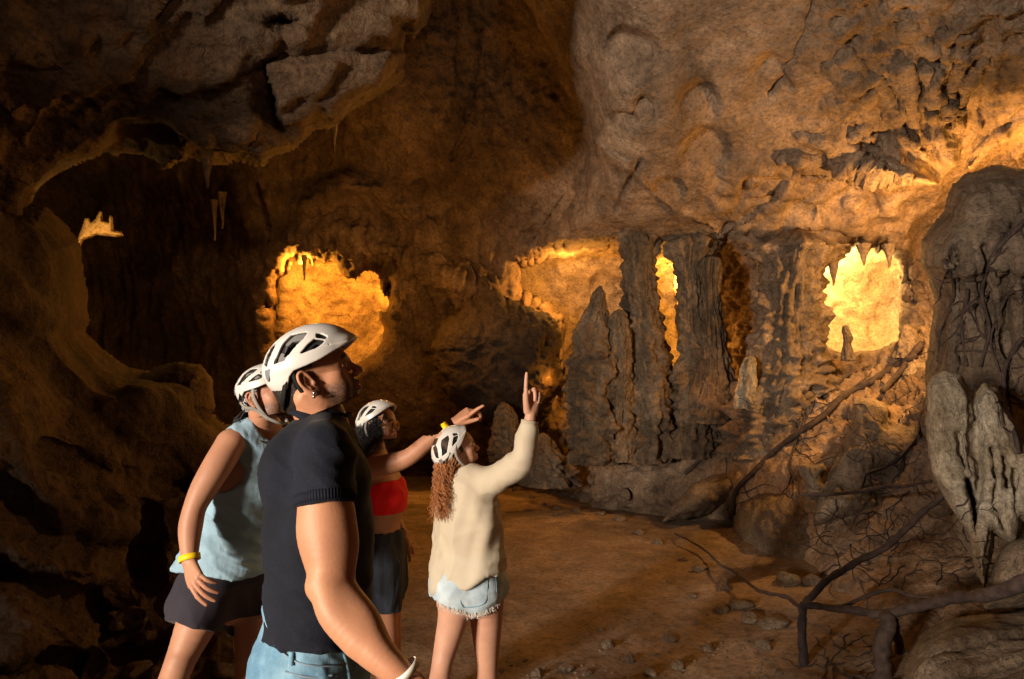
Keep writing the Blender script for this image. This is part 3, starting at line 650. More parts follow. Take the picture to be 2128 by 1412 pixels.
def root(pts, r0, r1, label, wob=3.0, rootlets=0, group='bare tree roots on the rubble slope', name='root'):
    parts = [root_geo(pts, r0, r1, wob=wob)]
    P2 = np.array([p[:2] for p in pts], float)
    for k in range(rootlets):
        t = rr.random() * (len(P2) - 1); i = int(t); p = P2[i] + (P2[min(i+1, len(P2)-1)] - P2[i]) * (t - i)
        a = rr.random() * 6.28; ln = rr.uniform(25, 90); q = [tuple(p)]
        for s in range(4): a += rr.uniform(-.6, .6); p = p + np.array([math.cos(a), math.sin(a)]) * ln / 4; q.append(tuple(p))
        if max(v[0] for v in q) > 2300: continue
        parts.append(root_geo(q, min(.009, r1), .003, wob=1))
    V, F = join(parts); return tag(mesh_obj(name, V, F, M['root']), label, 'root', group)
root([(1962,1028,4.5),(1920,1062,4.55),(1850,1130,4.6),(1780,1168,4.65),(1725,1200,4.65),(1690,1240,4.6),(1668,1262,4.55)], .020, .025, 'thick root arching down from the pale formation to the forked post', 1)
root([(1668,1026,5.9),(1720,1028,5.75),(1800,1018,5.5),(1870,1010,5.2),(1935,1000,4.9)], .018, .013, 'straight dead branch lying level below the cone-shaped stalagmite', 1)
root([(1664,1256,4.5),(1668,1300,4.45),(1670,1350,4.4),(1672,1412,4.35),(1674,1520,4.3)], .027, .033, 'upright root post left of the stout one', 1)
root([(1664,1256,4.5),(1720,1262,4.4),(1790,1272,4.3),(1842,1278,4.2),(1900,1262,4.1),(1980,1243,3.95),(2070,1235,3.7),(2140,1205,3.5),(2260,1170,3.3)], .022, .042, 'long heavy root running level to the right edge', 1)
root([(1842,1276,4.2),(1842,1310,4.15),(1836,1360,4.1),(1830,1412,4.05),(1824,1520,4.0)], .047, .054, 'stout upright root carrying the heavy level root', 1)
root([(1856,1282,4.3),(1866,1330,4.3),(1872,1400,4.3),(1876,1500,4.3)], .028, .03, 'thin dark root just right of the stout upright one', 1)
root([(1664,1258,4.6),(1620,1240,4.9),(1560,1215,5.6),(1500,1175,6.3),(1460,1140,7.0),(1400,1110,7.8)], .016, .010, 'root crawling from the forked post back along the path edge', 3)
root([(1730,1270,4.45),(1790,1245,4.4),(1850,1225,4.35),(1900,1238,4.2),(1960,1252,4.0)], .012, .014, 'thin bowed root above the heavy level root', 1)
root([(1905,735),(1850,770),(1790,800),(1730,845),(1690,880),(1620,930),(1560,985),(1525,1035),(1520,1080)], .045, .026, 'longest dark root running diagonally down the rubble slope', 3, 10)
root([(1735,738),(1700,775),(1650,825),(1600,868),(1540,905),(1470,945),(1420,985)], .036, .020, 'dark root descending from the left corner of the brightest alcove', 3, 8)
root([(1915,715),(1880,760),(1835,815)], .045, .03, 'short stout root leaning beside the brightest alcove', 1)
root([(1912,880),(1890,930),(1850,965),(1800,985),(1792,1010)], .016, .008, 'curling root around the cone-shaped stalagmite', 2, 4)
root([(1690,870),(1660,910),(1640,960),(1650,1000)], .014, .008, 'short root beside the small crumbling stump', 3, 6)
root([(1800,760),(1740,800),(1700,820),(1650,840),(1600,900),(1580,940)], .016, .008, 'wiry root between the two long diagonal roots', 4, 8)
root([(2128,455),(2075,520),(2040,590),(2055,680),(2040,760)], .018, .012, 'dark root hanging over the face of the huge rounded rock', 3, 10, 'roots on the huge rounded rock')
root([(2128,700),(2100,740),(2085,800),(2100,870),(2118,940)], .020, .012, 'black root at the right edge beside the twin lobes', 3, 8, 'roots on the huge rounded rock')
root([(2010,600),(2000,680),(2008,760)], .018, .010, 'straight root down the middle of the huge rounded rock', 3, 8, 'roots on the huge rounded rock')
root([(1960,540),(1985,600),(1960,680),(1945,750)], .014, .008, 'thin root along the left edge of the huge rounded rock', 3, 6, 'roots on the huge rounded rock')
root([(2128,600),(2090,620),(2060,700),(2075,770)], .012, .008, 'thin forked root right of the straight one on the huge rock', 3, 8, 'roots on the huge rounded rock')
# the fine net of rootlets
net = []
for k in range(120):
    x, y = rr.uniform(1700, 2010), rr.uniform(1010, 1230)
    if rr.random() < .35: x, y = rr.uniform(1680, 1850), rr.uniform(1290, 1412)
    if rr.random() < .25: x, y = rr.uniform(1480, 1900), rr.uniform(760, 960)
    a = rr.random() * 6.28; q = [(x, y)]
    for s in range(5): a += rr.uniform(-.9, .9); x += math.cos(a) * 17; y += math.sin(a) * 15; q.append((x, y))
    net.append(root_geo(q, rr.uniform(.003, .008), .002, wob=1.5))
V, F = join(net)
setting(mesh_obj('rootlets', V, F, M['root']), 'stuff', 'tangle of fine dark rootlets clinging to the pale rock below the twin-lobed formation', 'rootlets')

# ---- loose stones along the path
def stone_mesh(seed, n=10):
    th = np.linspace(0, np.pi, n + 2); ph = np.linspace(0, 2 * np.pi, 2 * n, endpoint=False)
    A, B = np.meshgrid(ph, th[1:-1]); V = np.stack([np.sin(B) * np.cos(A), np.sin(B) * np.sin(A), np.cos(B)], -1).reshape(-1, 3)
    V = np.vstack([V, [0, 0, 1], [0, 0, -1]]); m = n; k = 2 * n
    i = np.arange(m - 1)[:, None]; j = np.arange(k)[None]
    F = np.stack([i * k + j, (i + 1) * k + j, (i + 1) * k + (j + 1) % k, i * k + (j + 1) % k], -1).reshape(-1, 4)
    jj = np.arange(0, k, 2); t = len(V) - 2
    F = np.vstack([F, np.stack([np.full(len(jj), t), jj, (jj+1) % k, (jj+2) % k], -1), np.stack([np.full(len(jj), t+1), (m-1)*k + (jj+2) % k, (m-1)*k + (jj+1) % k, (m-1)*k + jj], -1)])
    rg = np.random.RandomState(seed)
    for _ in range(9):                                          # chop flat faces
        nn = rg.normal(size=3); nn /= np.linalg.norm(nn); c = rg.uniform(.55, .85); dd = V @ nn
        V = V - np.clip(dd - c, 0, None)[:, None] * nn
    V = V * (1 + .10 * fbm(V, 3, 2.0, off=seed))[:, None] * rg.uniform([.8, .6, .45], [1.2, 1.0, .8]); return V, F
rs = random.Random(11); stones = []
spots = [(1505,1222,.20),(1455,1185,.14),(1420,1165,.10),(1610,1300,.24),(1560,1290,.16),(1590,1345,.14),(1500,1270,.13),(1640,1210,.22),(1690,1215,.17),(1105,1035,.13),(1075,1020,.15),(1130,1050,.10),(1160,1058,.13),(1200,1062,.14),(1030,1008,.12),(985,1000,.09),
 (1180,1392,.10),(1120,1405,.13),(1220,1400,.09),(1265,1345,.11),(1310,1372,.10),(1390,1330,.12),(1410,1385,.13),(1350,1400,.09),(1470,1350,.10),(1250,1310,.07),(1120,1440,.2),(1300,1430,.14),
 (560,1350,.10),(470,1395,.16),(590,1400,.09),(500,1330,.08),(300,1330,.15),(285,1395,.2),(245,1300,.12),(1040,1395,.05),(1330,1110,.16),(1290,1080,.18),(1370,1130,.13),(1250,1070,.13),(1230,1000,.2),(1300,1030,.24),(1175,1010,.16),(1540,1260,.2),(1440,1240,.08),(1390,1210,.06)]
desc = ['flat', 'jagged', 'rounded', 'chipped', 'wedge-shaped', 'blocky']
places = lambda x, y: ('beside the far end of the path' if y < 1070 and x < 1240 else 'at the foot of the columns' if y < 1120 else 'along the right edge of the path' if x > 1380 and y < 1300 else 'in the rubble at the bottom of the path' if x > 1000 else 'near the legs of the striding man')
ordn = ['leftmost', 'second', 'third', 'fourth', 'fifth', 'sixth', 'seventh', 'eighth', 'ninth', 'tenth', 'eleventh', 'twelfth', 'thirteenth', 'fourteenth', 'fifteenth', 'sixteenth', 'seventeenth', 'eighteenth']
spots.sort(); seen = {}
for k, (x, y, s) in enumerate(spots):
    V, F = stone_mesh(k); a = rs.uniform(0, 6.28); c, sn = math.cos(a), math.sin(a)
    V = V @ np.array([[c, sn, 0], [-sn, c, 0], [0, 0, 1]]) * s * .55
    d = surf(x, y); p = PX(x, y, d); pl = places(x, y); n_ = seen.get(pl, 0); seen[pl] = n_ + 1
    o = mesh_obj('loose_stone', V, F, M['stone'], smooth_=False); o.location = tuple(p + np.array([0, 0, s * .06]))
    sz = 'small' if s < .1 else 'large' if s > .17 else 'middling'
    tag(o, f'{sz} {desc[k % 6]} stone, {ordn[n_]}{" from the left" if n_ else ""} {pl}', 'stone', 'loose stones ' + pl)
# gravel on the path
gp = []
for k in range(240):
    x = rs.uniform(900, 1650); y = rs.uniform(1040, 1412) if rs.random() < .6 else rs.uniform(1330, 1412)
    if rs.random() < .3: x = 1300 + (y - 1050) * .8 + rs.gauss(0, 50)
    V, F = stone_mesh(100 + k % 17, 4); s = rs.uniform(.004, .018)
    gp.append((V * s + PX(x, y, surf(x, y)), F))
V, F = join(gp); setting(mesh_obj('gravel', V, F, M['stone'], smooth_=False), 'stuff', 'small gravel scattered over the earth path', 'gravel')
# ================================================================== PEOPLE
def nrm(v): v = np.asarray(v, float); return v / (np.linalg.norm(v) + 1e-12)
class Field:
    """a signed distance field on a grid; shapes are blended in, then skinned as one surface"""
    def __init__(s, lo, hi, res):
        s.lo = np.asarray(lo, float); s.res = res; s.n = np.ceil((np.asarray(hi) - s.lo) / res).astype(int) + 1
        s.f = np.full(s.n, .5, np.float32); s.ax = [(s.lo[i] + res * np.arange(s.n[i])).astype(np.float32) for i in range(3)]
    def box(s, lo, hi):
        a = np.clip(np.floor((np.asarray(lo) - s.lo) / s.res).astype(int), 0, s.n); b = np.clip(np.ceil((np.asarray(hi) - s.lo) / s.res).astype(int) + 1, 0, s.n)
        if np.any(b <= a): return None, None
        sl = tuple(slice(a[i], b[i]) for i in range(3))
        return sl, (s.ax[0][sl[0]][:, None, None], s.ax[1][sl[1]][None, :, None], s.ax[2][sl[2]][None, None, :])
    def put(s, sl, d, k, op='add'):
        f = s.f[sl]
        if op == 'cut': d = -d; 
        if k > 1e-6:
            if op == 'add': h = np.clip(.5 + .5 * (f - d) / k, 0, 1); r = f * (1 - h) + d * h - k * h * (1 - h)
            else: h = np.clip(.5 - .5 * (f - d) / k, 0, 1); r = f * (1 - h) + d * h + k * h * (1 - h)
        else: r = np.minimum(f, d) if op == 'add' else np.maximum(f, d)
        s.f[sl] = r
    def limb(s, pts, rad, k=.01, frame=None, sc=None, op='add', sub=5):
        P = np.asarray(pts, float); rad = np.asarray(rad, float)
        if len(P) > 2 and sub > 1:
            C = crom(np.hstack([P, rad[:, None]]), sub); P, rad = C[:, :3], C[:, 3]
        sm = 1.0 if sc is None else max(sc); m = rad.max() * sm + k + 2 * s.res
        sl, g = s.box(P.min(0) - m, P.max(0) + m)
        if sl is None: return
        X, Y, Z = g
        if frame is not None:
            B = np.asarray(frame, float); c = P[0]; S_ = np.asarray(sc, float)
            x, y, z = X - c[0], Y - c[1], Z - c[2]
            X = (x * B[0, 0] + y * B[0, 1] + z * B[0, 2]) / S_[0]; Y = (x * B[1, 0] + y * B[1, 1] + z * B[1, 2]) / S_[1]; Z = (x * B[2, 0] + y * B[2, 1] + z * B[2, 2]) / S_[2]
            P = ((P - c) @ B.T) / S_
        out = None
        for a, b, r0, r1 in zip(P[:-1], P[1:], rad[:-1], rad[1:]):
            v = b - a; l2 = v @ v + 1e-12
            h = np.clip(((X - a[0]) * v[0] + (Y - a[1]) * v[1] + (Z - a[2]) * v[2]) / l2, 0, 1)
            d = np.sqrt((X - a[0] - h * v[0])**2 + (Y - a[1] - h * v[1])**2 + (Z - a[2] - h * v[2])**2) - (r0 + (r1 - r0) * h)
            out = d if out is None else np.minimum(out, d)
        if sc is not None: out = out * min(1.0, float(np.mean(sc)))
        s.put(sl, out.astype(np.float32), k, op)
    def ell(s, c, r, k=.01, frame=None, op='add'):
        c = np.asarray(c, float); r = np.asarray(r, float); m = r.max() + k + 2 * s.res
        sl, g = s.box(c - m, c + m)
        if sl is None: return
        x, y, z = g[0] - c[0], g[1] - c[1], g[2] - c[2]
        if frame is not None:
            B = np.asarray(frame); x, y, z = (x * B[0, 0] + y * B[0, 1] + z * B[0, 2]), (x * B[1, 0] + y * B[1, 1] + z * B[1, 2]), (x * B[2, 0] + y * B[2, 1] + z * B[2, 2])
        q = np.sqrt((x / r[0])**2 + (y / r[1])**2 + (z / r[2])**2); q2 = np.sqrt((x / r[0]**2)**2 + (y / r[1]**2)**2 + (z / r[2]**2)**2) + 1e-9
        s.put(sl, (q * (q - 1) / q2).astype(np.float32), k, op)
    def func(s, fn, op='clip', k=0):
        """combine with fn(X, Y, Z): 'clip' keeps only where fn < 0"""
        X, Y, Z = s.ax[0][:, None, None], s.ax[1][None, :, None], s.ax[2][None, None, :]
        d = fn(X, Y, Z).astype(np.float32)
        if op == 'clip': s.f = np.maximum(s.f, d)
        elif op == 'cut': s.f = np.maximum(s.f, -d)
        else: s.f = np.minimum(s.f, d)
    def mesh(s):
        f = s.f.copy()
        for a in range(3):
            sl = [slice(None)] * 3
            for e in (0, -1): sl[a] = e; f[tuple(sl)] = np.maximum(f[tuple(sl)], s.res)
        n = f < 0; c = np.zeros(np.array(f.shape) - 1, np.uint8)
        for i in (0, 1):
            for j in (0, 1):
                for k in (0, 1): c += n[i:c.shape[0]+i, j:c.shape[1]+j, k:c.shape[2]+k]
        cells = np.argwhere((c > 0) & (c < 8)); idx = np.full(c.shape, -1, np.int32); idx[tuple(cells.T)] = np.arange(len(cells))
        pos = np.zeros((len(cells), 3)); cnt = np.zeros(len(cells)); cor = [(i, j, k) for i in (0, 1) for j in (0, 1) for k in (0, 1)]
        for a in cor:
            for b in cor:
                if sum(b) - sum(a) == 1 and all(q >= p for p, q in zip(a, b)):
                    fa = f[tuple((cells + a).T)]; fb = f[tuple((cells + b).T)]; m = (fa < 0) != (fb < 0)
                    t = np.where(m, fa / np.where(m, fa - fb, 1), 0)
                    pos += np.where(m[:, None], np.array(a) + np.subtract(b, a) * t[:, None], 0); cnt += m
        V = s.lo + (cells + pos / cnt[:, None]) * s.res; Fs = []
        for ax, (u, v) in ((0, (1, 2)), (1, (2, 0)), (2, (0, 1))):
            A = [slice(None)] * 3; Bs = [slice(None)] * 3; A[ax] = slice(0, -1); Bs[ax] = slice(1, None)
            e = np.argwhere(n[tuple(A)] != n[tuple(Bs)]); e = e[(e[:, u] > 0) & (e[:, v] > 0) & (e[:, u] < f.shape[u] - 1) & (e[:, v] < f.shape[v] - 1)]
            du = np.zeros(3, int); dv = np.zeros(3, int); du[u] = 1; dv[v] = 1
            q = np.stack([idx[tuple((e - du - dv).T)], idx[tuple((e - dv).T)], idx[tuple(e.T)], idx[tuple((e - du).T)]], -1)
            fl = ~n[tuple(e.T)]; q[fl] = q[fl][:, ::-1]; Fs.append(q)
        return V, np.concatenate(Fs)
def vsmooth(V, F, it=1, a=.5):
    E = np.concatenate([F[:, [0, 1]], F[:, [1, 2]], F[:, [2, 3]], F[:, [3, 0]]])
    for _ in range(it):
        S_ = np.zeros_like(V); c = np.bincount(E[:, 0], minlength=len(V)) + np.bincount(E[:, 1], minlength=len(V))
        for k in range(3): S_[:, k] = np.bincount(E[:, 0], V[E[:, 1], k], len(V)) + np.bincount(E[:, 1], V[E[:, 0], k], len(V))
        V = V * (1 - a) + a * S_ / np.maximum(c, 1)[:, None]
    return V
def cutmesh(V, F, keep):
    k = keep(V); F = F[k[F].all(1)]; used = np.unique(F); rm = np.full(len(V), -1); rm[used] = np.arange(len(used)); return V[used], rm[F]

# ---- materials
def skin_mat(name, col, stub=(.07, .045, .035)):
    m, nt, b = newmat(name); tc = N(nt, 'ShaderNodeTexCoord')
    def noi(s, d=5): 
        n = N(nt, 'ShaderNodeTexNoise'); n.inputs['Scale'].default_value = s; n.inputs['Detail'].default_value = d; L(nt, tc.outputs['Object'], n.inputs['Vector']); return n.outputs['Fac']
    def at(n):
        a = N(nt, 'ShaderNodeAttribute'); a.attribute_name = n; return a.outputs['Fac']
    c = mixc(nt, 1.0, tuple(col), ramp(nt, noi(9), [(.3, (.86, .80, .78)), (.7, (1.1, 1.08, 1.05))]), 'MULTIPLY')
    c = mixc(nt, ramp(nt, noi(2.5, 2), [(.4, 0.0), (.75, .22)]), c, (.50, .18, .12))
    g = N(nt, 'ShaderNodeMath'); g.operation = 'MULTIPLY'; L(nt, at('beard'), g.inputs[0]); L(nt, ramp(nt, noi(420, 2), [(.42, 1.0), (.66, .45)]), g.inputs[1])
    c = mixc(nt, g.outputs[0], c, tuple(stub))
    c = mixc(nt, at('lip'), c, (.33, .11, .09)); c = mixc(nt, at('brow'), c, (.03, .018, .014)); 
    L(nt, c, b.inputs['Base Color']); b.inputs['Roughness'].default_value = .52; b.inputs['Specular IOR Level'].default_value = .35
    b.inputs['Subsurface Weight'].default_value = .08; b.inputs['Subsurface Radius'].default_value = (.012, .005, .003); b.inputs['Subsurface Scale'].default_value = 1.0
    bp = N(nt, 'ShaderNodeBump'); bp.inputs['Strength'].default_value = .14; bp.inputs['Distance'].default_value = .003; L(nt, noi(120, 5), bp.inputs['Height']); L(nt, bp.outputs[0], b.inputs['Normal'])
    return m
def cloth_mat(name, col, rough=.85, weave=600, var=.12, fold=(14, .012), alpha=0.0, stretch=(1, 1, .35), sheen=.2):
    m, nt, b = newmat(name); tc = N(nt, 'ShaderNodeTexCoord')
    def noi(s, d=5, sc=None):
        n = N(nt, 'ShaderNodeTexNoise'); n.inputs['Scale'].default_value = s; n.inputs['Detail'].default_value = d
        if sc: mp = N(nt, 'ShaderNodeMapping'); mp.inputs['Scale'].default_value = sc; L(nt, tc.outputs['Object'], mp.inputs[0]); L(nt, mp.outputs[0], n.inputs['Vector'])
        else: L(nt, tc.outputs['Object'], n.inputs['Vector'])
        return n.outputs['Fac']
    c = mixc(nt, 1.0, tuple(col), ramp(nt, noi(6), [(.3, 1 - var), (.7, 1 + var)]), 'MULTIPLY')
    c = mixc(nt, 1.0, c, ramp(nt, noi(weave, 2), [(.3, 1 - var), (.7, 1 + var)]), 'MULTIPLY')
    L(nt, c, b.inputs['Base Color']); b.inputs['Roughness'].default_value = rough; b.inputs['Specular IOR Level'].default_value = .2; b.inputs['Sheen Weight'].default_value = sheen * .3
    b1 = N(nt, 'ShaderNodeBump'); b1.inputs['Strength'].default_value = .5; b1.inputs['Distance'].default_value = fold[1]; L(nt, noi(fold[0], 3, stretch), b1.inputs['Height'])
    b2 = N(nt, 'ShaderNodeBump'); b2.inputs['Strength'].default_value = .3; b2.inputs['Distance'].default_value = .002; L(nt, noi(weave * .6, 2), b2.inputs['Height']); L(nt, b1.outputs[0], b2.inputs['Normal'])
    L(nt, b2.outputs[0], b.inputs['Normal'])
    return m
def denim_mat(name, lo, hi):
    m = cloth_mat(name, lo, weave=500, var=.1); nt = m.node_tree; b = nt.nodes['Principled BSDF']; src = b.inputs['Base Color'].links[0].from_socket
    tc = N(nt, 'ShaderNodeTexCoord'); n = N(nt, 'ShaderNodeTexNoise'); n.inputs['Scale'].default_value = 9; n.inputs['Detail'].default_value = 7; n.inputs['Roughness'].default_value = .65; L(nt, tc.outputs['Object'], n.inputs['Vector'])
    q = mixc(nt, ramp(nt, n.outputs['Fac'], [(.38, 0.0), (.66, 1.0)]), src, tuple(hi)); L(nt, q, b.inputs['Base Color']); return m
SK = {'man1': skin_mat('skin_tan', (.43, .215, .122)), 'man2': skin_mat('skin_olive', (.40, .21, .13)), 'w3': skin_mat('skin_brown', (.43, .225, .135)), 'w4': skin_mat('skin_pale', (.53, .31, .22))}
M['polo'] = cloth_mat('navy_knit', (.0065, .0085, .016), weave=260, fold=(9, .012), sheen=.15, var=.3); M['polo_rib'] = cloth_mat('navy_rib', (.0065, .0085, .016), weave=420, fold=(9, .002), sheen=.05)
M['jeans'] = denim_mat('washed_denim', (.09, .20, .31), (.22, .39, .52)); M['stitch'] = simple('denim_stitch', (.20, .28, .36), .8)
M['tank'] = cloth_mat('pale_blue_cotton', (.27, .42, .53), weave=500, fold=(16, .014)); M['shorts'] = cloth_mat('dark_cotton', (.030, .026, .036), fold=(10, .012))
M['red'] = cloth_mat('red_jersey', (.75, .012, .012), weave=700, fold=(18, .008), var=.06); M['pants'] = cloth_mat('dark_linen', (.022, .028, .042), fold=(16, .02), stretch=(1, 1, .12))
M['blouse'] = cloth_mat('cream_chiffon', (.57, .50, .38), weave=900, fold=(11, .008), var=.06, rough=.6, stretch=(1, 1, .5)); M['blouse'].node_tree.nodes['Principled BSDF'].inputs['Alpha'].default_value = .82; M['cap_hair'] = simple('dark_auburn_hair', (.045, .02, .01), .6); M['cutoffs'] = denim_mat('faded_denim', (.30, .40, .48), (.50, .60, .66))
M['helmet'] = simple('white_shell', (.60, .59, .565), .28, var=.02, spec=.5); M['trim'] = simple('grey_plastic', (.16, .17, .19), .5, var=.1); M['strap'] = simple('grey_webbing', (.24, .23, .21), .8, (400, .001))
M['black'] = simple('black_plastic', (.005, .005, .005), .7, spec=.2); M['gold'] = simple('gold', (.85, .55, .16), .25, metal=1.0, var=.03); M['steel'] = simple('steel', (.7, .7, .7), .2, metal=1.0, var=.02)
M['yellow'] = simple('yellow_band', (.85, .60, .01), .45, var=.03); M['white_band'] = simple('white_band', (.62, .60, .55), .5, var=.03)
M['hair_black'] = simple('black_hair', (.010, .008, .008), .5, spec=.5); M['hair_auburn'] = simple('auburn_hair', (.36, .14, .045), .4, spec=.5, var=.35, vs=30); M['hair_dark'] = simple('dark_brown_hair', (.018, .012, .009), .6)
def foam_mat():
    m, nt, b = newmat('grey_foam'); tc = N(nt, 'ShaderNodeTexCoord'); v = N(nt, 'ShaderNodeTexVoronoi'); v.inputs['Scale'].default_value = 17; L(nt, tc.outputs['Object'], v.inputs['Vector'])
    s = N(nt, 'ShaderNodeSeparateColor'); L(nt, v.outputs['Color'], s.inputs[0]); L(nt, ramp(nt, s.outputs[0], [(.60, .008), (.66, .15)]), b.inputs['Base Color']); b.inputs['Roughness'].default_value = .9; return m
M['foam'] = foam_mat()
def bandana_mat():
    m, nt, b = newmat('bandana_print'); tc = N(nt, 'ShaderNodeTexCoord'); v = N(nt, 'ShaderNodeTexVoronoi'); v.feature = 'DISTANCE_TO_EDGE'; v.inputs['Scale'].default_value = 85; L(nt, tc.outputs['Object'], v.inputs['Vector'])
    L(nt, ramp(nt, v.outputs['Distance'], [(.10, .35), (.16, .012)]), b.inputs['Base Color']); b.inputs['Roughness'].default_value = .9; return m
M['bandana'] = bandana_mat()

# ---- a head: local axes x to the face, y to the left ear, z up
class Head:
    def __init__(s, c, yaw, pitch, roll=0.0, k=1.0, fem=False):
        y, p = R(yaw), R(pitch); f = np.array([math.cos(y) * math.cos(p), math.sin(y) * math.cos(p), math.sin(p)])
        l = nrm(np.cross([0, 0, 1], f)); u = np.cross(f, l); r_ = R(roll); l, u = l * math.cos(r_) + u * math.sin(r_), u * math.cos(r_) - l * math.sin(r_)
        s.B = np.stack([f, l, u]); s.c = np.asarray(c, float); s.k = k; s.fem = fem
    def w(s, p): return s.c + (np.asarray(p, float) * s.k) @ s.B
    def loc(s, P): return ((P - s.c) @ s.B.T) / s.k
    def build(s, G, ears=True, mouth=0.0):
        k = s.k; E = lambda c, r, kk=.012, op='add', fr=None: G.ell(s.w(c), np.array(r) * k, kk * k, s.B if fr is None else fr, op)
        Lb = lambda pts, r, kk=.01, op='add', sub=3: G.limb([s.w(p) for p in pts], np.array(r) * k, kk * k, op=op, sub=sub)
        fm = s.fem
        E((-.010, 0, .042), (.096, .074, .086), .01); E((.030, 0, .035), (.066, .064, .062), .02)
        E((.030, 0, -.020), (.058, .056, .075), .02)
        for q in (-1, 1):
            Lb([(-.010, q * .060, -.020), (-.002, q * .057, -.052), (.030, q * .042, -.078), (.066, q * .016, -.093)], [.018, .016, .016, .017], .022)
            E((.052, q * .042, -.008), (.024, .022, .018), .02); E((.048, q * .036, -.040), (.030, .022, .030), .02)
            Lb([(.072, q * .046, .026), (.087, q * .026, .032), (.091, q * .006, .026)], [.010, .011 if not fm else .008, .009], .012)
            E((.097, q * .031, .010), (.017, .016, .011), .008, 'cut'); 
        E((.078, 0, -.092), (.018, .019, .016), .014); E((.078, 0, -.048), (.022, .028, .022), .014)
        Lb([(.088, 0, .022), (.100, 0, .002), (.112, 0, -.016)], [.0085, .0085, .0115], .010)
        for q in (-1, 1):
            E((.101, q * .011, -.021), (.011, .0085, .0085), .005); E((.104, q * .0065, -.0285), (.006, .0032, .004), .002, 'cut')
            E((.077, q * .031, .010), (.0130, .0130, .0130), .001)
            Lb([(.080, q * .045, .010), (.091, q * .031, .0185), (.084, q * .018, .011)], [.0028, .0034, .0028], .003)
            Lb([(.080, q * .045, .007), (.089, q * .031, .0015), (.084, q * .018, .007)], [.0026, .003, .0026], .003)
        fat = 1.25 if fm else 1.0
        Lb([(.084, .022, -.050), (.096, .010, -.0445), (.098, 0, -.0455), (.096, -.010, -.0445), (.084, -.022, -.050)], np.array([.002, .0058, .006, .0058, .002]) * fat, .004)
        Lb([(.084, .021, -.052), (.094, .010, -.0585), (.0955, 0, -.0595), (.094, -.010, -.0585), (.084, -.021, -.052)], np.array([.002, .0062, .0072, .0062, .002]) * fat, .004)
        Lb([(.088, .023, -.0515), (.1025, 0, -.0520), (.088, -.023, -.0515)], [.0014, .0016, .0014], .002, 'cut')
        if ears:
            for q in (-1, 1):
                fr = np.stack([nrm(s.B[0] * .93 - q * s.B[1] * .36), nrm(q * s.B[1] * .93 + s.B[0] * .36), s.B[2]])
                t = np.array([[math.cos(.2), 0, math.sin(.2)], [0, 1, 0], [-math.sin(.2), 0, math.cos(.2)]]) @ fr
                pts = [(-.002, .074, -.006), (-.006, .079, .014), (-.016, .085, .030), (-.028, .090, .026), (-.031, .090, .006), (-.022, .084, -.016), (-.010, .077, -.030)]
                Lb([(a, q * b_, c_) for a, b_, c_ in pts], [.004, .0044, .0046, .0048, .0046, .0046, .0070], .003, sub=5)
                E((-.018, q * .078, .004), (.016, .006, .026), .004, fr=t)
                Lb([(-.016, q * .083, .020), (-.022, q * .085, .002), (-.012, q * .081, -.016)], [.0028, .003, .003], .003)
                E((-.009, q * .084, .001), (.009, .006, .011), .003, 'cut', t); E((.000, q * .076, -.006), (.0055, .004, .006), .004)
    def attrs(s, V, beard=0.0):
        p = s.loc(V); x, y, z = p.T; ay = np.abs(y); near = (np.abs(p).max(1) < .16)
        lipm = smooth(.0085, .0045, np.abs(z + .0525 + .35 * ay * ay / .02 * 0)) * smooth(.025, .019, ay) * smooth(.083, .089, x) * smooth(.0125, .0105, np.abs(z + .052))
        brow = smooth(.0075, .0035, np.abs(z - .0335 - .10 * (ay - .02) + 2.6 * np.clip(ay - .034, 0, 1)**1.0 * .25)) * smooth(.008, .013, ay) * smooth(.054, .047, ay) * (x > .05)
        eye = smooth(.0040, .0020, np.hypot((z - .0095) * 1.0, (ay - .031) * .9) - .0015) * (x > .075) + smooth(.0018, .0006, np.abs(z - .0155 + .05 * (ay - .031)**2 / .001)) * smooth(.016, .012, np.abs(ay - .031)) * (x > .07)
        hairm = np.zeros(len(V))
        out = {'lip': lipm * near, 'brow': np.clip(brow + eye, 0, 1) * near}
        if beard:
            jaw = smooth(-.012, -.036, z - .25 * (x - .05) * 0 + .10 * np.clip(x - .02, 0, .08)) * smooth(-.015, .012, x + .2 * z) * smooth(-.118, -.098, z)
            mus = smooth(.010, .004, np.abs(z + .0345)) * smooth(.03, .022, ay) * (x > .07)
            sid = smooth(.010, .004, np.abs(x - .004)) * smooth(-.05, -.03, z) * smooth(.035, .02, z) * .8
            bd = np.clip(np.maximum(np.maximum(jaw * smooth(.002, .035, x + .01 + .35 * np.clip(-z - .05, 0, 1)), mus), sid) - lipm, 0, 1); out['beard'] = bd * beard * near
        return out

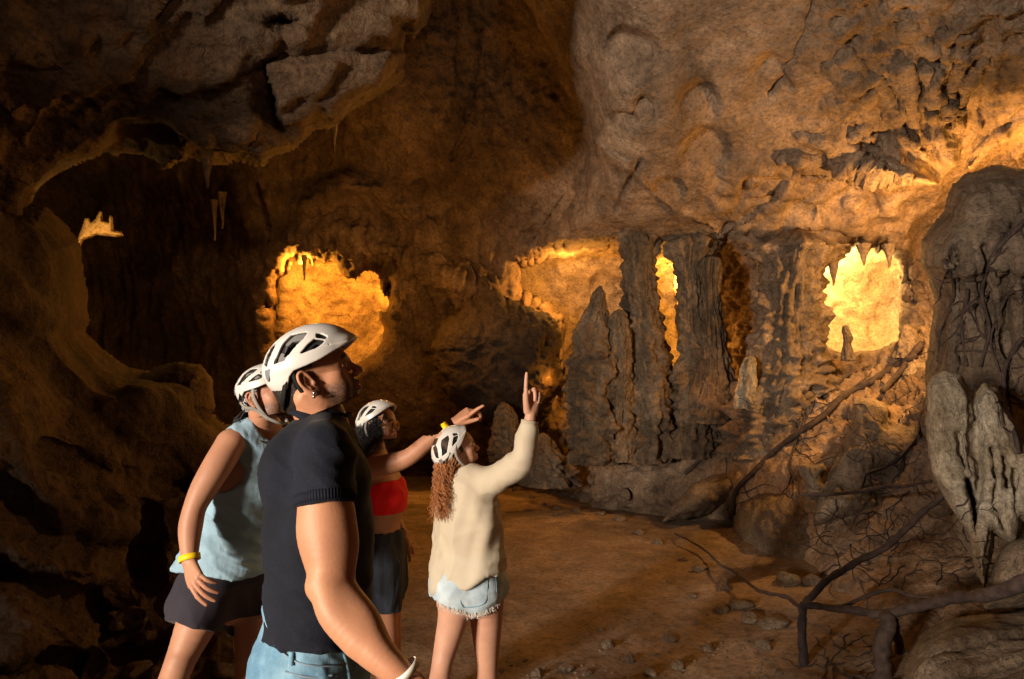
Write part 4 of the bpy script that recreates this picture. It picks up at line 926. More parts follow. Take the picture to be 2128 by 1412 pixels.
def hand(G, wrist, x, z, curls, spread=(.14, .03, -.06, -.16), thumb=(.55, .35, .25), side=1, k=1.0):
    """wrist point, x along the palm, z out of the back of the hand; curls = (mcp, pip, dip) per finger in radians"""
    x = nrm(x); z = nrm(np.asarray(z) - x * np.dot(z, x)); y = np.cross(z, x) * side
    W_ = lambda a, b, c: np.asarray(wrist) + k * (x * a + y * b + z * c)
    G.limb([W_(-.03, 0, 0), W_(.015, 0, 0)], np.array([.026, .024]) * k, .008, np.stack([x, y, z]), (1, 1, .74))
    for b0, b1, r in ((.018, .030, .0150), (.006, .010, .0150), (-.006, -.010, .0145), (-.017, -.028, .0135)):
        G.limb([W_(.008, b0, 0), W_(.045, (b0 + b1) / 2, .002), W_(.084 if abs(b1) < .02 else .079, b1, .001)], np.array([r, r, r * .86]) * k, .009 * k)
    base = [(.086, .030), (.091, .010), (.087, -.010), (.078, -.028)]; lens = [(.042, .025, .020), (.046, .029, .021), (.043, .027, .021), (.034, .020, .018)]
    rads = [.0088, .009, .0086, .0078]; tips = []
    for (bx, by), ln, r, cu, sp in zip(base, lens, rads, curls, spread):
        p = W_(bx, by, .001); a = 0.0; pts = [W_(bx - .012, by * .97, .001), p]; dirx = nrm(x * math.cos(sp) + y * math.sin(sp))
        for l_, c_ in zip(ln, cu):
            a += c_; p = p + k * l_ * (dirx * math.cos(a) - z * math.sin(a)); pts.append(p)
        G.limb(pts, np.array([r * 1.05, r * 1.08, r, r * .93, r * .76]) * k, .003 * k, sub=2); tips.append(p)
    # thumb leaves the side of the palm near its base
    d0 = nrm(x * math.cos(thumb[0]) + y * math.sin(thumb[0]) - z * .35); p0 = W_(.016, .020, -.006); p1 = p0 + d0 * .042 * k
    d1 = nrm(d0 + x * thumb[1] - z * .15); p2 = p1 + d1 * .034 * k; d2 = nrm(d1 + x * thumb[2]); p3 = p2 + d2 * .026 * k
    G.limb([p0, p1, p2, p3], np.array([.0165, .0135, .0108, .0085]) * k, .008 * k, sub=3)
    return tips

def frame(yaw):
    y = R(yaw); f = np.array([math.cos(y), math.sin(y), 0]); s_ = np.array([math.sin(y), -math.cos(y), 0]); return np.stack([f, s_, [0, 0, 1.0]])   # forward, right side, up
def torso(G, B, secs, grow=0.0, k=.02):
    """secs = (point, half depth, half width)"""
    P = [q[0] for q in secs]; a = np.array([q[1] for q in secs]) + grow; b = np.array([q[2] for q in secs]) + grow
    rt = float(np.mean(b / a)); G.limb(P, a, k, B, (1, rt, 1.0), sub=4)
def skin_obj(parts, mat, parent, head=None, beard=0.0):
    V, F = join(parts); at_ = {n: np.zeros(len(V)) for n in ('beard', 'lip', 'brow')}
    if head is not None: at_.update(head.attrs(V, beard))
    return mesh_obj('body', V, F, mat, parent, attrs=at_)
def folds(V, F, fn):
    n = vnormals(V, F); return V + n * fn(V)[:, None]
def band(center, axis, rx, ry, wdt, mat, parent, name='wristband', frame_x=None, th=.0018):
    a = nrm(axis); u = nrm(np.cross(a, frame_x if frame_x is not None else [0, 0, 1])); v = np.cross(a, u); t = np.linspace(0, 2 * np.pi, 41)[:-1]; V = []
    for r, h in ((0, -.5), (th, -.5), (th, .5), (0, .5)): V.append(np.asarray(center) + a * wdt * h + (rx + r) * np.cos(t)[:, None] * u + (ry + r) * np.sin(t)[:, None] * v)
    V = np.concatenate(V); i = np.arange(40); F = []
    for k in range(4): F.append(np.stack([k * 40 + i, k * 40 + (i + 1) % 40, ((k + 1) % 4) * 40 + (i + 1) % 40, ((k + 1) % 4) * 40 + i], -1))
    return mesh_obj(name, V, np.concatenate(F), mat, parent)
def curls_hair(name, strands, mat, parent, rad=.0016, n=4):
    parts = [tube(s_, np.linspace(rad, rad * .5, len(s_)), n, False) for s_ in strands]
    V, F = join(parts); return mesh_obj(name, V, F, mat, parent)
# ---- helmets
HC, HR = np.array([.010, 0, .056]), np.array([.137, .109, .104])
H_X = np.array([-.16, -.125, -.100, -.084, -.070, -.053, -.036, 0, .040, .080, .110, .137, .17]); H_Z = np.array([.006, .000, -.006, -.004, .012, .034, .044, .043, .045, .052, .058, .066, .075])
HEAD1 = Head(PX(657, 793, 1.80), 11, 24, 0, 1.0)
HK = .93
def _hit(cx, cy):
    """a point on the outer shell seen at (cx, cy) of the enlarged view of the first helmet, in head axes"""
    o = HEAD1.loc(np.array([0, 0, CAM_Z])); v = HEAD1.loc(PX(480 + .2125 * cx, 650 + .2125 * cy, 1.0)) - o; v /= np.linalg.norm(v)
    c0 = HC * [1, 1, 0]; o = (o - c0) / HK + c0; v = v / HK
    a = o - HC; A = (v / HR) @ (v / HR); Bq = 2 * (v / HR) @ (a / HR); C = (a / HR) @ (a / HR) - 1; D = Bq * Bq - 4 * A * C
    t = (-Bq - math.sqrt(max(D, 0))) / (2 * A); return o + v * t
VENTS = [[(_hit(*p)) for p in poly] for poly in (
    [(330,500),(350,410),(390,315),(440,292),(415,350),(378,430),(355,525)],
    [(428,498),(470,390),(510,305),(590,222),(735,194),(700,250),(600,350),(520,465)],
    [(690,393),(760,310),(815,264),(905,274),(880,300),(820,345)],
    [(842,208),(872,204),(930,230),(925,249),(842,240)])]
BADGE = [_hit(*p) for p in [(340,565),(393,545),(385,655),(375,680),(352,640)]]
def poly_sdf(u, v, P):
    d = np.full(u.shape, 1e9, np.float32); ins = np.zeros(u.shape, bool)
    for (ax, ay), (bx, by) in zip(P, np.roll(P, -1, 0)):
        vx, vy = bx - ax, by - ay; t = np.clip(((u - ax) * vx + (v - ay) * vy) / (vx * vx + vy * vy + 1e-12), 0, 1)
        d = np.minimum(d, np.hypot(u - ax - t * vx, v - ay - t * vy)); ins ^= ((ay > v) != (by > v)) & (u < (bx - ax) * (v - ay) / (by - ay + 1e-12) + ax)
    return np.where(ins, -d, d)
def prism(X, Y, Z, pts, q, depth=.03, grow=0.0):
    P = np.array(pts) * [1, q, 1]; c = P.mean(0); n = nrm((c - HC) / HR**2); u = nrm(np.cross(n, [0, 1, 0.2])); v = np.cross(n, u)
    x, y, z = X - c[0], Y - c[1], Z - c[2]; U = x * u[0] + y * u[1] + z * u[2]; Vv = x * v[0] + y * v[1] + z * v[2]; W_ = x * n[0] + y * n[1] + z * n[2]
    return np.maximum(poly_sdf(U, Vv, np.stack([(P - c) @ u, (P - c) @ v], -1)) - grow, np.abs(W_) - depth)
def make_helmet_meshes():
    def ellq(X, Y, Z, r): 
        x, y, z = (X - HC[0]) / r[0], (Y - HC[1]) / r[1], (Z - HC[2]) / r[2]; q = np.sqrt(x*x + y*y + z*z); g = np.sqrt((x / r[0])**2 + (y / r[1])**2 + (z / r[2])**2) + 1e-6; return q * (q - 1) / g
    G = Field((-.135, -.12, -.02), (.165, .12, .175), .0021); X, Y, Z = G.ax[0][:, None, None], G.ax[1][None, :, None], G.ax[2][None, None, :]
    X, Y, Z = np.broadcast_arrays(X, Y, Z)
    o = ellq(X, Y, Z, HR)
    # peak: the brow edge flares forward; crease line above the side band
    o = o - .008 * smooth(.085, .14, X) * smooth(.10, .07, Z) - .0025 * smooth(.086, .082, Z + .15 * X) * smooth(.03, .05, Z + .15 * X)
    o = o + .0022 * smooth(.003, .0, np.abs(Z - .158 + .0 * X + 3.2 * (X - .02)**2 * .9)) * (np.abs(Y) > .02)
    inn = ellq(X, Y, Z, HR - .007); f = np.maximum(o, -inn)
    for q in (1, -1):
        for P in VENTS: f = np.maximum(f, -prism(X, Y, Z, P, q, .022, .0025))
    for q in (1, -1): f = np.maximum(f, -(np.sqrt((X - .075 + 0)**2 + (Z - .074)**2) - .0018 + 0 * Y + (Y * q < 0) * 1.0))
    cut = np.interp(X, H_X, H_Z) - Z - 0.03 * 0
    cut = (np.interp(X, H_X, H_Z) + .012 * smooth(.05, .0, np.abs(Y)) * (X < -.05)) - Z
    G.f = np.maximum(f, cut * .75).astype(np.float32); V1, F1 = G.mesh(); V1 = vsmooth(V1, F1, 1, .35)
    lin = np.maximum(ellq(X, Y, Z, HR - .009), -ellq(X, Y, Z, HR - .022))
    G.f = np.maximum(lin, cut * .75 + .006).astype(np.float32)
    for q in (1, -1):
        for P in VENTS[1:3]:
            c = np.mean(P, 0); G.f = np.maximum(G.f, -prism(X, Y, Z, [c + (p - c) * .55 + np.array([.004, 0, -.006]) for p in P], q, .03)).astype(np.float32)
    V2, F2 = G.mesh(); V2, F2 = V2[:], F2
    # rear badges: thin plates on the shell
    parts = []
    for q in (1, -1):
        Gb = Field((-.14, min(0, -q * .12), 0), (-.02, max(0, -q * .12), .14), .0021); x, y, z = np.broadcast_arrays(Gb.ax[0][:, None, None], Gb.ax[1][None, :, None], Gb.ax[2][None, None, :])
        Gb.f = np.maximum(np.maximum(ellq(x, y, z, HR + .0042), -ellq(x, y, z, HR - .002)), prism(x, y, z, BADGE, q, .03)).astype(np.float32); parts.append(Gb.mesh())
    return (V1, F1), (V2, F2), parts[0], parts[1]
HELM = make_helmet_meshes()
# black rim along the lower edge
def rim_pts(q):
    out = []
    for x in np.linspace(.143, -.118, 50):
        z = np.interp(x, H_X, H_Z); r = 1 - ((x - HC[0]) / HR[0])**2 - ((z - HC[2]) / HR[2])**2
        out.append((x, q * HR[1] * math.sqrt(max(r, .0)), z))
    return out
def helmet(head, parent, tilt=0.0, lift=0.0, k=None, strap=None):
    t = R(tilt); Rm = np.array([[math.cos(t), 0, math.sin(t)], [0, 1, 0], [-math.sin(t), 0, math.cos(t)]]); k = (k or 1.0) * HK
    def W_(V): return head.w(((np.asarray(V) - HC * [1, 1, 0]) * k @ Rm) + HC * [1, 1, 0] + [0, 0, lift])
    sh = mesh_obj('helmet', W_(HELM[0][0]), HELM[0][1], M['helmet'], parent); mesh_obj('foam_liner', W_(HELM[1][0]), HELM[1][1], M['foam'], sh); [mesh_obj('badge', W_(HELM[i][0]), HELM[i][1], M['trim'], sh) for i in (2, 3)]
    head.hw = W_; return sh
def ribbon(pts, width, nrmf, mat, name, parent, th=.0022):
    """a flat strap along pts; nrmf(p) gives the outward direction"""
    P = crom(np.array(pts, float), 8); T = np.gradient(P, axis=0); T /= np.linalg.norm(T, axis=1)[:, None]; V = []
    for p, t in zip(P, T):
        n = nrm(nrmf(p)); b = nrm(np.cross(t, n)); n = np.cross(b, t)
        for s_, h in ((-.5, 0), (.5, 0), (.5, 1), (-.5, 1)): V.append(p + b * width * s_ + n * th * h)
    m = len(P); i = np.arange(m - 1); F = [np.stack([i * 4 + k, i * 4 + (k + 1) % 4, (i + 1) * 4 + (k + 1) % 4, (i + 1) * 4 + k], -1) for k in range(4)]
    return mesh_obj(name, np.array(V), np.concatenate(F), mat, parent)
# ================================================================== man in the navy polo (nearest)
def at(px, py, d): return PX(px, py, d)
def man1():
    root_ = empty('person', at(665, 1400, 1.78) * [1, 1, 0], 'nearest man with white helmet, navy polo shirt and jeans, looking up to the right', 'person')
    B = frame(15); H = HEAD1
    secs = [(at(668,912,1.79), .066, .105), (at(661,945,1.79), .094, .156), (at(660,1010,1.79), .114, .166), (at(662,1100,1.79), .120, .160), (at(661,1200,1.79), .117, .150), (at(658,1300,1.79), .117, .158), (at(650,1400,1.79), .132, .175), (at(648,1480,1.80), .13, .178)]
    arm = [at(672,935,1.615), at(676,1000,1.58), at(680,1080,1.56), at(683,1150,1.54), at(694,1222,1.52), at(722,1280,1.49), at(765,1340,1.455), at(812,1384,1.43), at(842,1410,1.42)]
    ar = [.062, .060, .056, .052, .044, .045, .040, .032, .0265]
    G = Field(at(500,660,1.5) * [1, 0, 0] + [-.02, 1.30, .82], (.0, 2.12, 2.02), .0036)
    neckp = [H.w((-.022, 0, -.01)), H.w((-.030, 0, -.06)), at(668,872,1.80), at(672,925,1.80)]; neckr = [.060, .058, .064, .078]
    G.limb(neckp, neckr, .02); torso(G, B, secs)
    G.limb([at(660,880,1.79), at(668,925,1.66), at(672,940,1.62)], [.03, .045, .05], .03); G.limb([at(660,880,1.80), at(655,925,1.95), at(652,945,1.98)], [.03, .045, .05], .03)
    G.limb(arm, ar, .015, sub=5)
    # arm muscle: triceps, biceps, forearm, a vein
    G.limb([at(655,1040,1.56), at(650,1110,1.55), at(662,1180,1.54)], [.028, .033, .018], .03); G.limb([at(708,1070,1.56), at(712,1130,1.55), at(712,1190,1.53)], [.026, .034, .02], .03)
    G.limb([at(668,1215,1.50), at(690,1275,1.475), at(735,1335,1.45)], [.020, .028, .016], .03); G.limb([at(730,1240,1.51), at(765,1290,1.48), at(790,1345,1.45)], [.018, .024, .012], .03)
    G.ell(at(655,1222,1.505), (.020, .02, .022), .02)
    far = [at(650,940,1.97), at(660,1060,2.02), at(672,1190,2.0), at(720,1290,1.97), at(760,1370,1.95)]; G.limb(far, [.06, .052, .045, .045, .034], .015)
    V, F = G.mesh(); zc = H.w((-.03, 0, -.075)); nn = H.B[2]
    keep = lambda P: (((P - zc) @ nn) < .004) & (((P - at(842,1410,1.42)) @ nrm(at(842,1410,1.42) - at(790,1364,1.44))) < .004)
    body = cutmesh(V, F, keep)
    Hf = Field(H.c - .155 * H.k, H.c + .155 * H.k, .0023); H.build(Hf); Hf.limb(neckp, neckr, .02)
    # the back of the skull and the muscle behind the ear
    Hf.limb([H.w((-.040, -.055, -.03)), H.w((-.01, -.055, -.09)), at(690,915,1.73)], [.024, .018, .016], .02)
    hm = cutmesh(*Hf.mesh(), lambda P: ((P - zc) @ nn) > -.004)
    hx = nrm(at(842,1410,1.42) - at(790,1364,1.44)); w0 = at(842,1410,1.42); hz = nrm(np.cross(hx, np.cross([0, -1, .25], hx)))
    Hh = Field(w0 + hx * .09 - .14, w0 + hx * .09 + .14, .0024); Hh.limb([arm[-2], arm[-1]], [.034, .0275], .0)
    tips = hand(Hh, w0 + hx * .01, hx * .9 + np.array([0, 0, -.35]), hz, [(.35, .5, .3), (.4, .55, .35), (.45, .6, .35), (.5, .6, .4)], side=-1)
    hd = cutmesh(*Hh.mesh(), lambda P: ((P - w0) @ hx) > -.002)
    skin_obj([body, hm, hd], SK['man1'], root_, H, .97)
    # cropped hair under the helmet
    Gh = Field(H.c - .14, H.c + .14, .003); Gh.ell(H.w((-.014, 0, .038)), np.array([.098, .0775, .090]) * H.k, .0, H.B); Gh.ell(H.w((-.048, 0, -.012)), np.array([.056, .062, .060]) * H.k, .02, H.B)
    def hairline(X, Y, Z):
        x, y, z = X - H.c[0], Y - H.c[1], Z - H.c[2]; lx = (x * H.B[0, 0] + y * H.B[0, 1] + z * H.B[0, 2]) / H.k; ly = (x * H.B[1, 0] + y * H.B[1, 1] + z * H.B[1, 2]) / H.k; lz = (x * H.B[2, 0] + y * H.B[2, 1] + z * H.B[2, 2]) / H.k
        fr = np.maximum(lx - (.008 + .55 * np.clip(lz - .03, 0, 1)), -(lz + .052)); earhole = np.hypot(lx + .012, lz - .005) - .034
        return np.maximum(fr, -earhole - 0 * ly)
    Gh.func(hairline); V, F = Gh.mesh(); V = V + vnormals(V, F) * (.0018 * fbm(V, 3, 160, .6))[:, None]; mesh_obj('hair', V, F, M['hair_dark'], root_)
    he = helmet(H, root_)
    # rear harness
    ribbon([H.w((-.06, -.075, .03)), H.w((-.088, -.058, -.015)), H.w((-.100, -.02, -.03)), H.w((-.100, .02, -.03)), H.w((-.06, .075, .03))], .014, lambda p: p - H.c, M['black'], 'head_harness', he)
    ribbon([H.w((-.035, -.086, .05)), H.w((-.040, -.082, .01)), H.w((-.030, -.075, -.030)), H.w((.0, -.066, -.075)), H.w((.04, -.03, -.115)), H.w((.045, .03, -.115)), H.w((0, .066, -.075)), H.w((-.035, .086, .05))], .010, lambda p: p - H.w((0, 0, -.02)), M['black'], 'chin_strap', he)
    # ear stud
    e = H.w((-.008, -.086, -.031)); V, F = tube([e + [-.004, -.004, .003], e + [.003, -.006, -.003]], [.0045, .0045], 10); V2, F2 = tube([e + [-.001, -.006, -.004], e + [.0, -.006, -.013]], [.003, .0042], 10); mesh_obj('earring', *join([(V, F), (V2, F2)]), M['steel'], root_)
    # polo shirt
    S = Field(at(500,660,1.5) * [1, 0, 0] + [-.03, 1.36, 1.10], (.0, 2.14, 1.80), .0036)
    torso(S, B, secs, .013, .02); torso(S, B, secs[3:], .019, .02)
    S.limb([at(664,893,1.79), at(670,925,1.66), at(673,943,1.615)], [.045, .060, .066], .03); S.limb([at(664,893,1.80), at(655,925,1.95), at(652,950,1.985)], [.045, .060, .064], .03)
    slv = [at(672,940,1.615), at(675,1000,1.585), at(677,1062,1.565)]; S.limb(slv + [at(678,1090,1.56)], [.069, .0675, .068, .068], .022, sub=3)
    sf = [at(650,945,1.975), at(656,1010,2.0), at(660,1050,2.02)]; S.limb(sf, [.068, .066, .064], .022)
    S.ell(at(712,1000,1.72), (.066, .09, .08), .04); S.ell(at(718,1000,1.88), (.058, .08, .08), .04)        # chest
    S.ell(at(590,985,1.72), (.055, .08, .09), .05)                                                         # shoulder blade
    hemz = at(640,1358,1.64)[2]; sn = nrm(slv[-1] - slv[-2]); sp = at(676,1047,1.565); zslv = at(700,1100,1.5)[2]
    def cut(X, Y, Z):
        near = Y < 1.645 + 0 * X
        c1 = hemz - Z + 0 * X + 0 * Y + .012 * np.sin(X * 9) * 1
        dd = ((X - sp[0]) * sn[0] + (Y - sp[1]) * sn[1] + (Z - sp[2]) * sn[2]); r = np.hypot(X - sp[0], Y - sp[1])
        c2 = np.where((r < .10) & (Y < sp[1] + .040) & (Z > hemz + .02), dd, -1.0)
        nk = .058 - np.sqrt(((X - neckp[2][0]) * .95)**2 + (Y - neckp[2][1])**2 + 0 * Z); c3 = np.where(Z > at(668,905,1.79)[2], nk, -1.0)
        return np.maximum(np.maximum(c1, c2), c3)
    S.func(cut); V, F = S.mesh()
    def fold(P):
        z = P[:, 2]; low = smooth(1.45, 1.2, z)
        f1 = ridged(np.stack([P[:, 0] * 3 + P[:, 2] * 5, P[:, 1] * 3, P[:, 2] * 6 - P[:, 0] * 4], -1), 2, 1.0) - .6
        f2 = ridged(P @ np.array([[1, 0, .8], [0, 1, 0], [-.8, 0, 1]]) * np.array([2, 2, 7]), 2, 1.5, off=4) - .6
        arm_f = np.exp(-(((P - at(720,985,1.62)) / .09)**2).sum(1)); return .003 * f1 + .007 * f2 * (.35 + low * .7 + arm_f) + .0012 * fbm(P, 3, 14)
    V = folds(V, F, fold); shirt = mesh_obj('polo_shirt', V, F, M['polo'], root_)
    # ribbed cuff, hem and collar
    cax = nrm(slv[-1] - slv[0]); u = nrm(np.cross(cax, [0, 1, 0])); v = np.cross(cax, u)
    def ring(center, a_, u_, v_, ru, rv, w_, name, n=260, rib=.0011, tilt=lambda t: 0, flare=0, taper=0):
        t = np.linspace(0, 2 * np.pi, n, endpoint=False); V = []
        for h, off in ((-.5, -.004), (-.5, .0012), (0, .0028), (.5, .0012), (.5, -.004)):
            rr_ = off + (rib * np.sin(t * n / 4.0) if off > 0 else 0) + flare * (-h)
            V.append(center + a_ * (w_ * h + tilt(t))[:, None] * 1 + ((ru + rr_) * np.cos(t))[:, None] * u_ + ((rv + rr_) * np.sin(t))[:, None] * v_) if callable(tilt) and not np.isscalar(tilt(t)) else V.append(center + a_ * (w_ * h) + ((ru + rr_) * np.cos(t))[:, None] * u_ + ((rv + rr_) * np.sin(t))[:, None] * v_)
        V = np.concatenate(V); i = np.arange(n); F = np.concatenate([np.stack([k * n + i, k * n + (i + 1) % n, (k + 1) * n + (i + 1) % n, (k + 1) * n + i], -1) for k in range(4)])
        return mesh_obj(name, V, F, M['polo_rib'], shirt)
    ring(sp - cax * .010, cax, u, v, .0685, .068, .024, 'ribbed_cuff')
    # collar: a folded band standing round the neck, lower at the front
    t = np.linspace(0, 2 * np.pi, 90, endpoint=False); cc = at(670,882,1.80); V = []; f0, s0 = B[0], B[1]
    prof = [(.000, .058), (.026, .0555), (.032, .061), (.026, .068), (.000, .080), (-.012, .088), (-.014, .084), (.004, .072)]
    for h, r in prof:
        fr = np.cos(t)                                       # 1 at the front
        zz = h * (1 + .1 * fr) - .042 * fr - .012 * np.clip(fr, 0, 1)**3 * (1 if h < .02 else .3); spread_ = 1 + .22 * np.clip(fr, 0, 1)
        V.append(cc + np.array([0, 0, 1]) * zz[:, None] + (r * 1.02 * spread_ * fr)[:, None] * f0 + (r * .98 * np.sin(t))[:, None] * s0)
    V = np.concatenate(V); i = np.arange(90); F = np.concatenate([np.stack([k * 90 + i, k * 90 + (i + 1) % 90, ((k + 1) % len(prof)) * 90 + (i + 1) % 90, ((k + 1) % len(prof)) * 90 + i], -1) for k in range(len(prof))])
    V = V + .0015 * fbm(V, 2, 30)[:, None]; mesh_obj('collar', V, F, M['polo_rib'], shirt)
    # jeans
    J = Field(at(480,660,1.5) * [1, 0, 0] + [-.06, 1.50, .52], (-.24, 2.12, 1.24), .0045)
    js = [(at(656,1240,1.79), .116, .152), (at(655,1290,1.79), .118, .160), (at(652,1340,1.79), .126, .168), (at(646,1400,1.79), .140, .178), (at(644,1470,1.79), .140, .180)]
    torso(J, B, js, .012, .02)
    J.ell(at(590,1400,1.72), (.085, .09, .10), .04); J.ell(at(590,1400,1.88), (.085, .09, .10), .04)
    for dd, px in ((1.70, 650), (1.88, 640)): J.limb([at(px,1460,dd), at(px + 10,1650,dd), at(px + 5,1900,dd)], [.098, .085, .07], .03)
    J.func(lambda X, Y, Z: Z - at(650,1270,1.70)[2] + 0 * X + 0 * Y); V, F = J.mesh()
    V = folds(V, F, lambda P: .006 * (ridged(P * np.array([6, 6, 12]) + P[:, 0:1] * 4, 2) - .6) * smooth(.95, 1.1, P[:, 2]) + .003 * fbm(P, 3, 12)); jn = mesh_obj('jeans', V, F, M['jeans'], root_)
    # waistband, loops, back pocket
    bpy.context.view_layer.update()
    def on(ob, px, py, off=.003):
        o = Vector((0, 0, CAM_Z)); v = Vector(PX(px, py, 1)) - o; v.normalize(); M_ = ob.matrix_world.inverted(); ok, loc, n_, _ = ob.ray_cast(M_ @ o, v)
        if ok: return np.array(ob.matrix_world @ loc) - np.array(v) * off
        return PX(px, py, 1.68)
    def strip(ob, pts, w_, mat, name, parent, off=.0015): return ribbon([on(ob, x, y, off) for x, y in pts], w_, lambda p: -(p - np.array(at(650,1380,1.79))) * -1, mat, name, parent, .0018)
    strip(jn, [(549,1306),(575,1346),(612,1374),(650,1384),(700,1384),(735,1376)], .004, M['stitch'], 'waist_seam', jn)
    strip(jn, [(592,1396),(640,1408),(690,1404)], .004, M['stitch'], 'pocket', jn)
    strip(jn, [(716,1356),(722,1380),(728,1410)], .012, M['jeans'], 'belt_loop', jn, .004); strip(jn, [(606,1356),(604,1384)], .012, M['jeans'], 'belt_loop', jn, .004)
    band(at(845,1393,1.42) , at(860,1412,1.42) - at(830,1375,1.42), .0300, .0280, .014, M['white_band'], root_)
    # shoes below the frame
    for dd, px in ((1.70, 660), (1.88, 650)):
        p = at(px, 1900, dd); fl = np.array([p[0], p[1], .045]); Sh = Field(fl + [-.15, -.09, -.06], fl + [.25, .09, .12], .006)
        Sh.limb([fl + [-.06, 0, .0], fl + [.06, 0, .0], fl + [.16, 0, -.012]], [.045, .043, .032], .01); Sh.limb([fl + [-.04, 0, .0], fl + [-.03, 0, .08]], [.05, .05], .02); Sh.func(lambda X, Y, Z: .004 - Z + 0 * X + 0 * Y)
        mesh_obj('shoe', *Sh.mesh(), M['helmet'], root_)
        J2 = Field(fl + [-.12, -.11, .03], fl + [.12, .11, .62], .008); J2.limb([fl + [-.03, 0, .06], at(px + 5, 1880, dd) * [1, 1, 0] + [0, 0, .62]], [.062, .074], 0); mesh_obj('trouser_leg', *J2.mesh(), M['jeans'], jn)
man1()
# ================================================================== man in the pale blue tank top
def leg(G, pts, rad, sub=4): G.limb(pts, rad, .02, sub=sub)
def shoe(p, dirv, mat, parent, ln=.25):
    p = np.asarray(p, float); d = nrm(np.array([dirv[0], dirv[1], 0])); S = Field(p + [-.22, -.22, -.06], p + [.22, .22, .12], .007)
    S.limb([p - d * .06, p + d * ln * .25, p + d * ln * .62 + [0, 0, -.012]], [.045, .044, .032], .01); S.limb([p - d * .03, p - d * .02 + [0, 0, .07]], [.045, .045], .02); z0 = p[2] - .045
    S.func(lambda X, Y, Z: z0 - Z + 0 * X + 0 * Y); return mesh_obj('shoe', *S.mesh(), mat, parent)
def man2():
    D = 2.85; root_ = empty('person', at(450, 1400, D) * [1, 1, 0], 'man in pale blue tank top and dark shorts behind the man in navy', 'person')
    B = frame(-38); H = Head(at(553,830,2.80), -12, 12, 0, .98)
    secs = [(at(549,895,2.86), .065, .10), (at(536,930,2.86), .098, .165), (at(524,990,2.86), .118, .165), (at(508,1060,2.86), .115, .15), (at(488,1130,2.86), .112, .15), (at(468,1200,2.86), .12, .165), (at(458,1240,2.86), .125, .17)]
    arm = [at(480,922,2.72), at(452,968,2.66), at(424,1015,2.62), at(405,1055,2.59), at(396,1095,2.57), at(394,1130,2.55), at(394,1166,2.53)]
    ar = [.058, .056, .050, .042, .043, .036, .028]
    G = Field([at(300,900,2.7)[0] - .05, 2.05, .30], [at(640,900,3)[0], 3.45, 1.92], .0062)
    neckp = [H.w((-.022, 0, -.01)), H.w((-.028, 0, -.06)), at(551,885,2.85), at(549,915,2.86)]; neckr = [.056, .053, .057, .07]
    G.limb(neckp, neckr, .02); torso(G, B, secs)
    G.limb([at(549,893,2.86), at(505,905,2.76), at(480,922,2.72)], [.03, .042, .05], .03); G.limb([at(549,893,2.87), at(590,915,2.98), at(612,935,3.05)], [.03, .042, .05], .03)
    G.limb(arm, ar, .015); G.limb([at(612,935,3.05), at(630,1030,3.1), at(640,1130,3.0), at(660,1200,2.85)], [.054, .045, .038, .03], .015)
    L1 = [at(440,1215,2.78), at(418,1275,2.72), at(385,1350,2.66), at(365,1400,2.62), at(338,1480,2.66), at(300,1590,2.72)]; R1 = [.10, .085, .062, .055, .058, .036]
    L2 = [at(500,1215,2.95), at(520,1290,2.93), at(520,1370,2.9), at(516,1420,2.9), at(512,1490,2.95), at(505,1600,3.0)]; R2 = [.10, .082, .060, .054, .056, .036]
    leg(G, L1, R1); leg(G, L2, R2)
    V, F = G.mesh(); zc = H.w((-.03, 0, -.07)); nn = H.B[2]; w0 = arm[-1]; hx = nrm(at(400,1200,2.5) - at(394,1140,2.54))
    body = cutmesh(V, F, lambda P: (((P - zc) @ nn) < .006) & (((P - w0) @ hx < .006) | (np.linalg.norm(P - w0, axis=1) > .15)))
    Hf = Field(H.c - .15, H.c + .15, .0034); H.build(Hf); Hf.limb(neckp, neckr, .02); hm = cutmesh(*Hf.mesh(), lambda P: ((P - zc) @ nn) > -.004)
    Hh = Field(w0 - .2, w0 + .2, .003); Hh.limb([w0 - hx * .06, w0], [.032, .028], 0)
    hand(Hh, w0 + hx * .008, nrm(at(410,1212,2.47) - at(395,1170,2.53)), nrm(np.array([-.45, -.80, .1])), [(.30, .25, .15), (.40, .35, .2), (.45, .45, .25), (.5, .5, .3)], spread=(.10, .03, -.02, -.06), thumb=(.70, .25, .15), side=-1)
    hd = cutmesh(*Hh.mesh(), lambda P: ((P - w0) @ hx) > -.003); skin_obj([body, hm, hd], SK['man2'], root_, H, .9)
    he = helmet(H, root_, tilt=3)
    Gh = Field(H.c - .15, H.c + .15, .0035); Gh.ell(H.w((-.018, 0, .036)), np.array([.098, .0785, .088]) * H.k, 0, H.B); Gh.ell(H.w((-.05, 0, -.010)), np.array([.055, .062, .055]) * H.k, .02, H.B)
    def cl(X, Y, Z):
        x, y, z = X - H.c[0], Y - H.c[1], Z - H.c[2]; lx = x * H.B[0, 0] + y * H.B[0, 1] + z * H.B[0, 2]; lz = x * H.B[2, 0] + y * H.B[2, 1] + z * H.B[2, 2]; return np.maximum(np.maximum(lx - .01 - .9 * np.clip(lz - .03, 0, 1), -(lz + .040)), -(np.hypot(lx + .008, lz + .002) - .030))
    Gh.func(cl); mesh_obj('bandana', *Gh.mesh(), M['bandana'], root_)
    # a tuft of dark hair below the bandana
    rg = random.Random(2); st = []
    for i in range(110):
        a = rg.uniform(-1, 1); p = H.w((-.095 + .02 * abs(a), .05 * a, -.03)); q = [p]
        for s_ in range(6): p = p + np.array([rg.gauss(-.006, .004), rg.gauss(-.001, .004), -.011]); q.append(p)
        st.append(np.array(q))
    curls_hair('hair', st, M['hair_black'], root_, .0022)
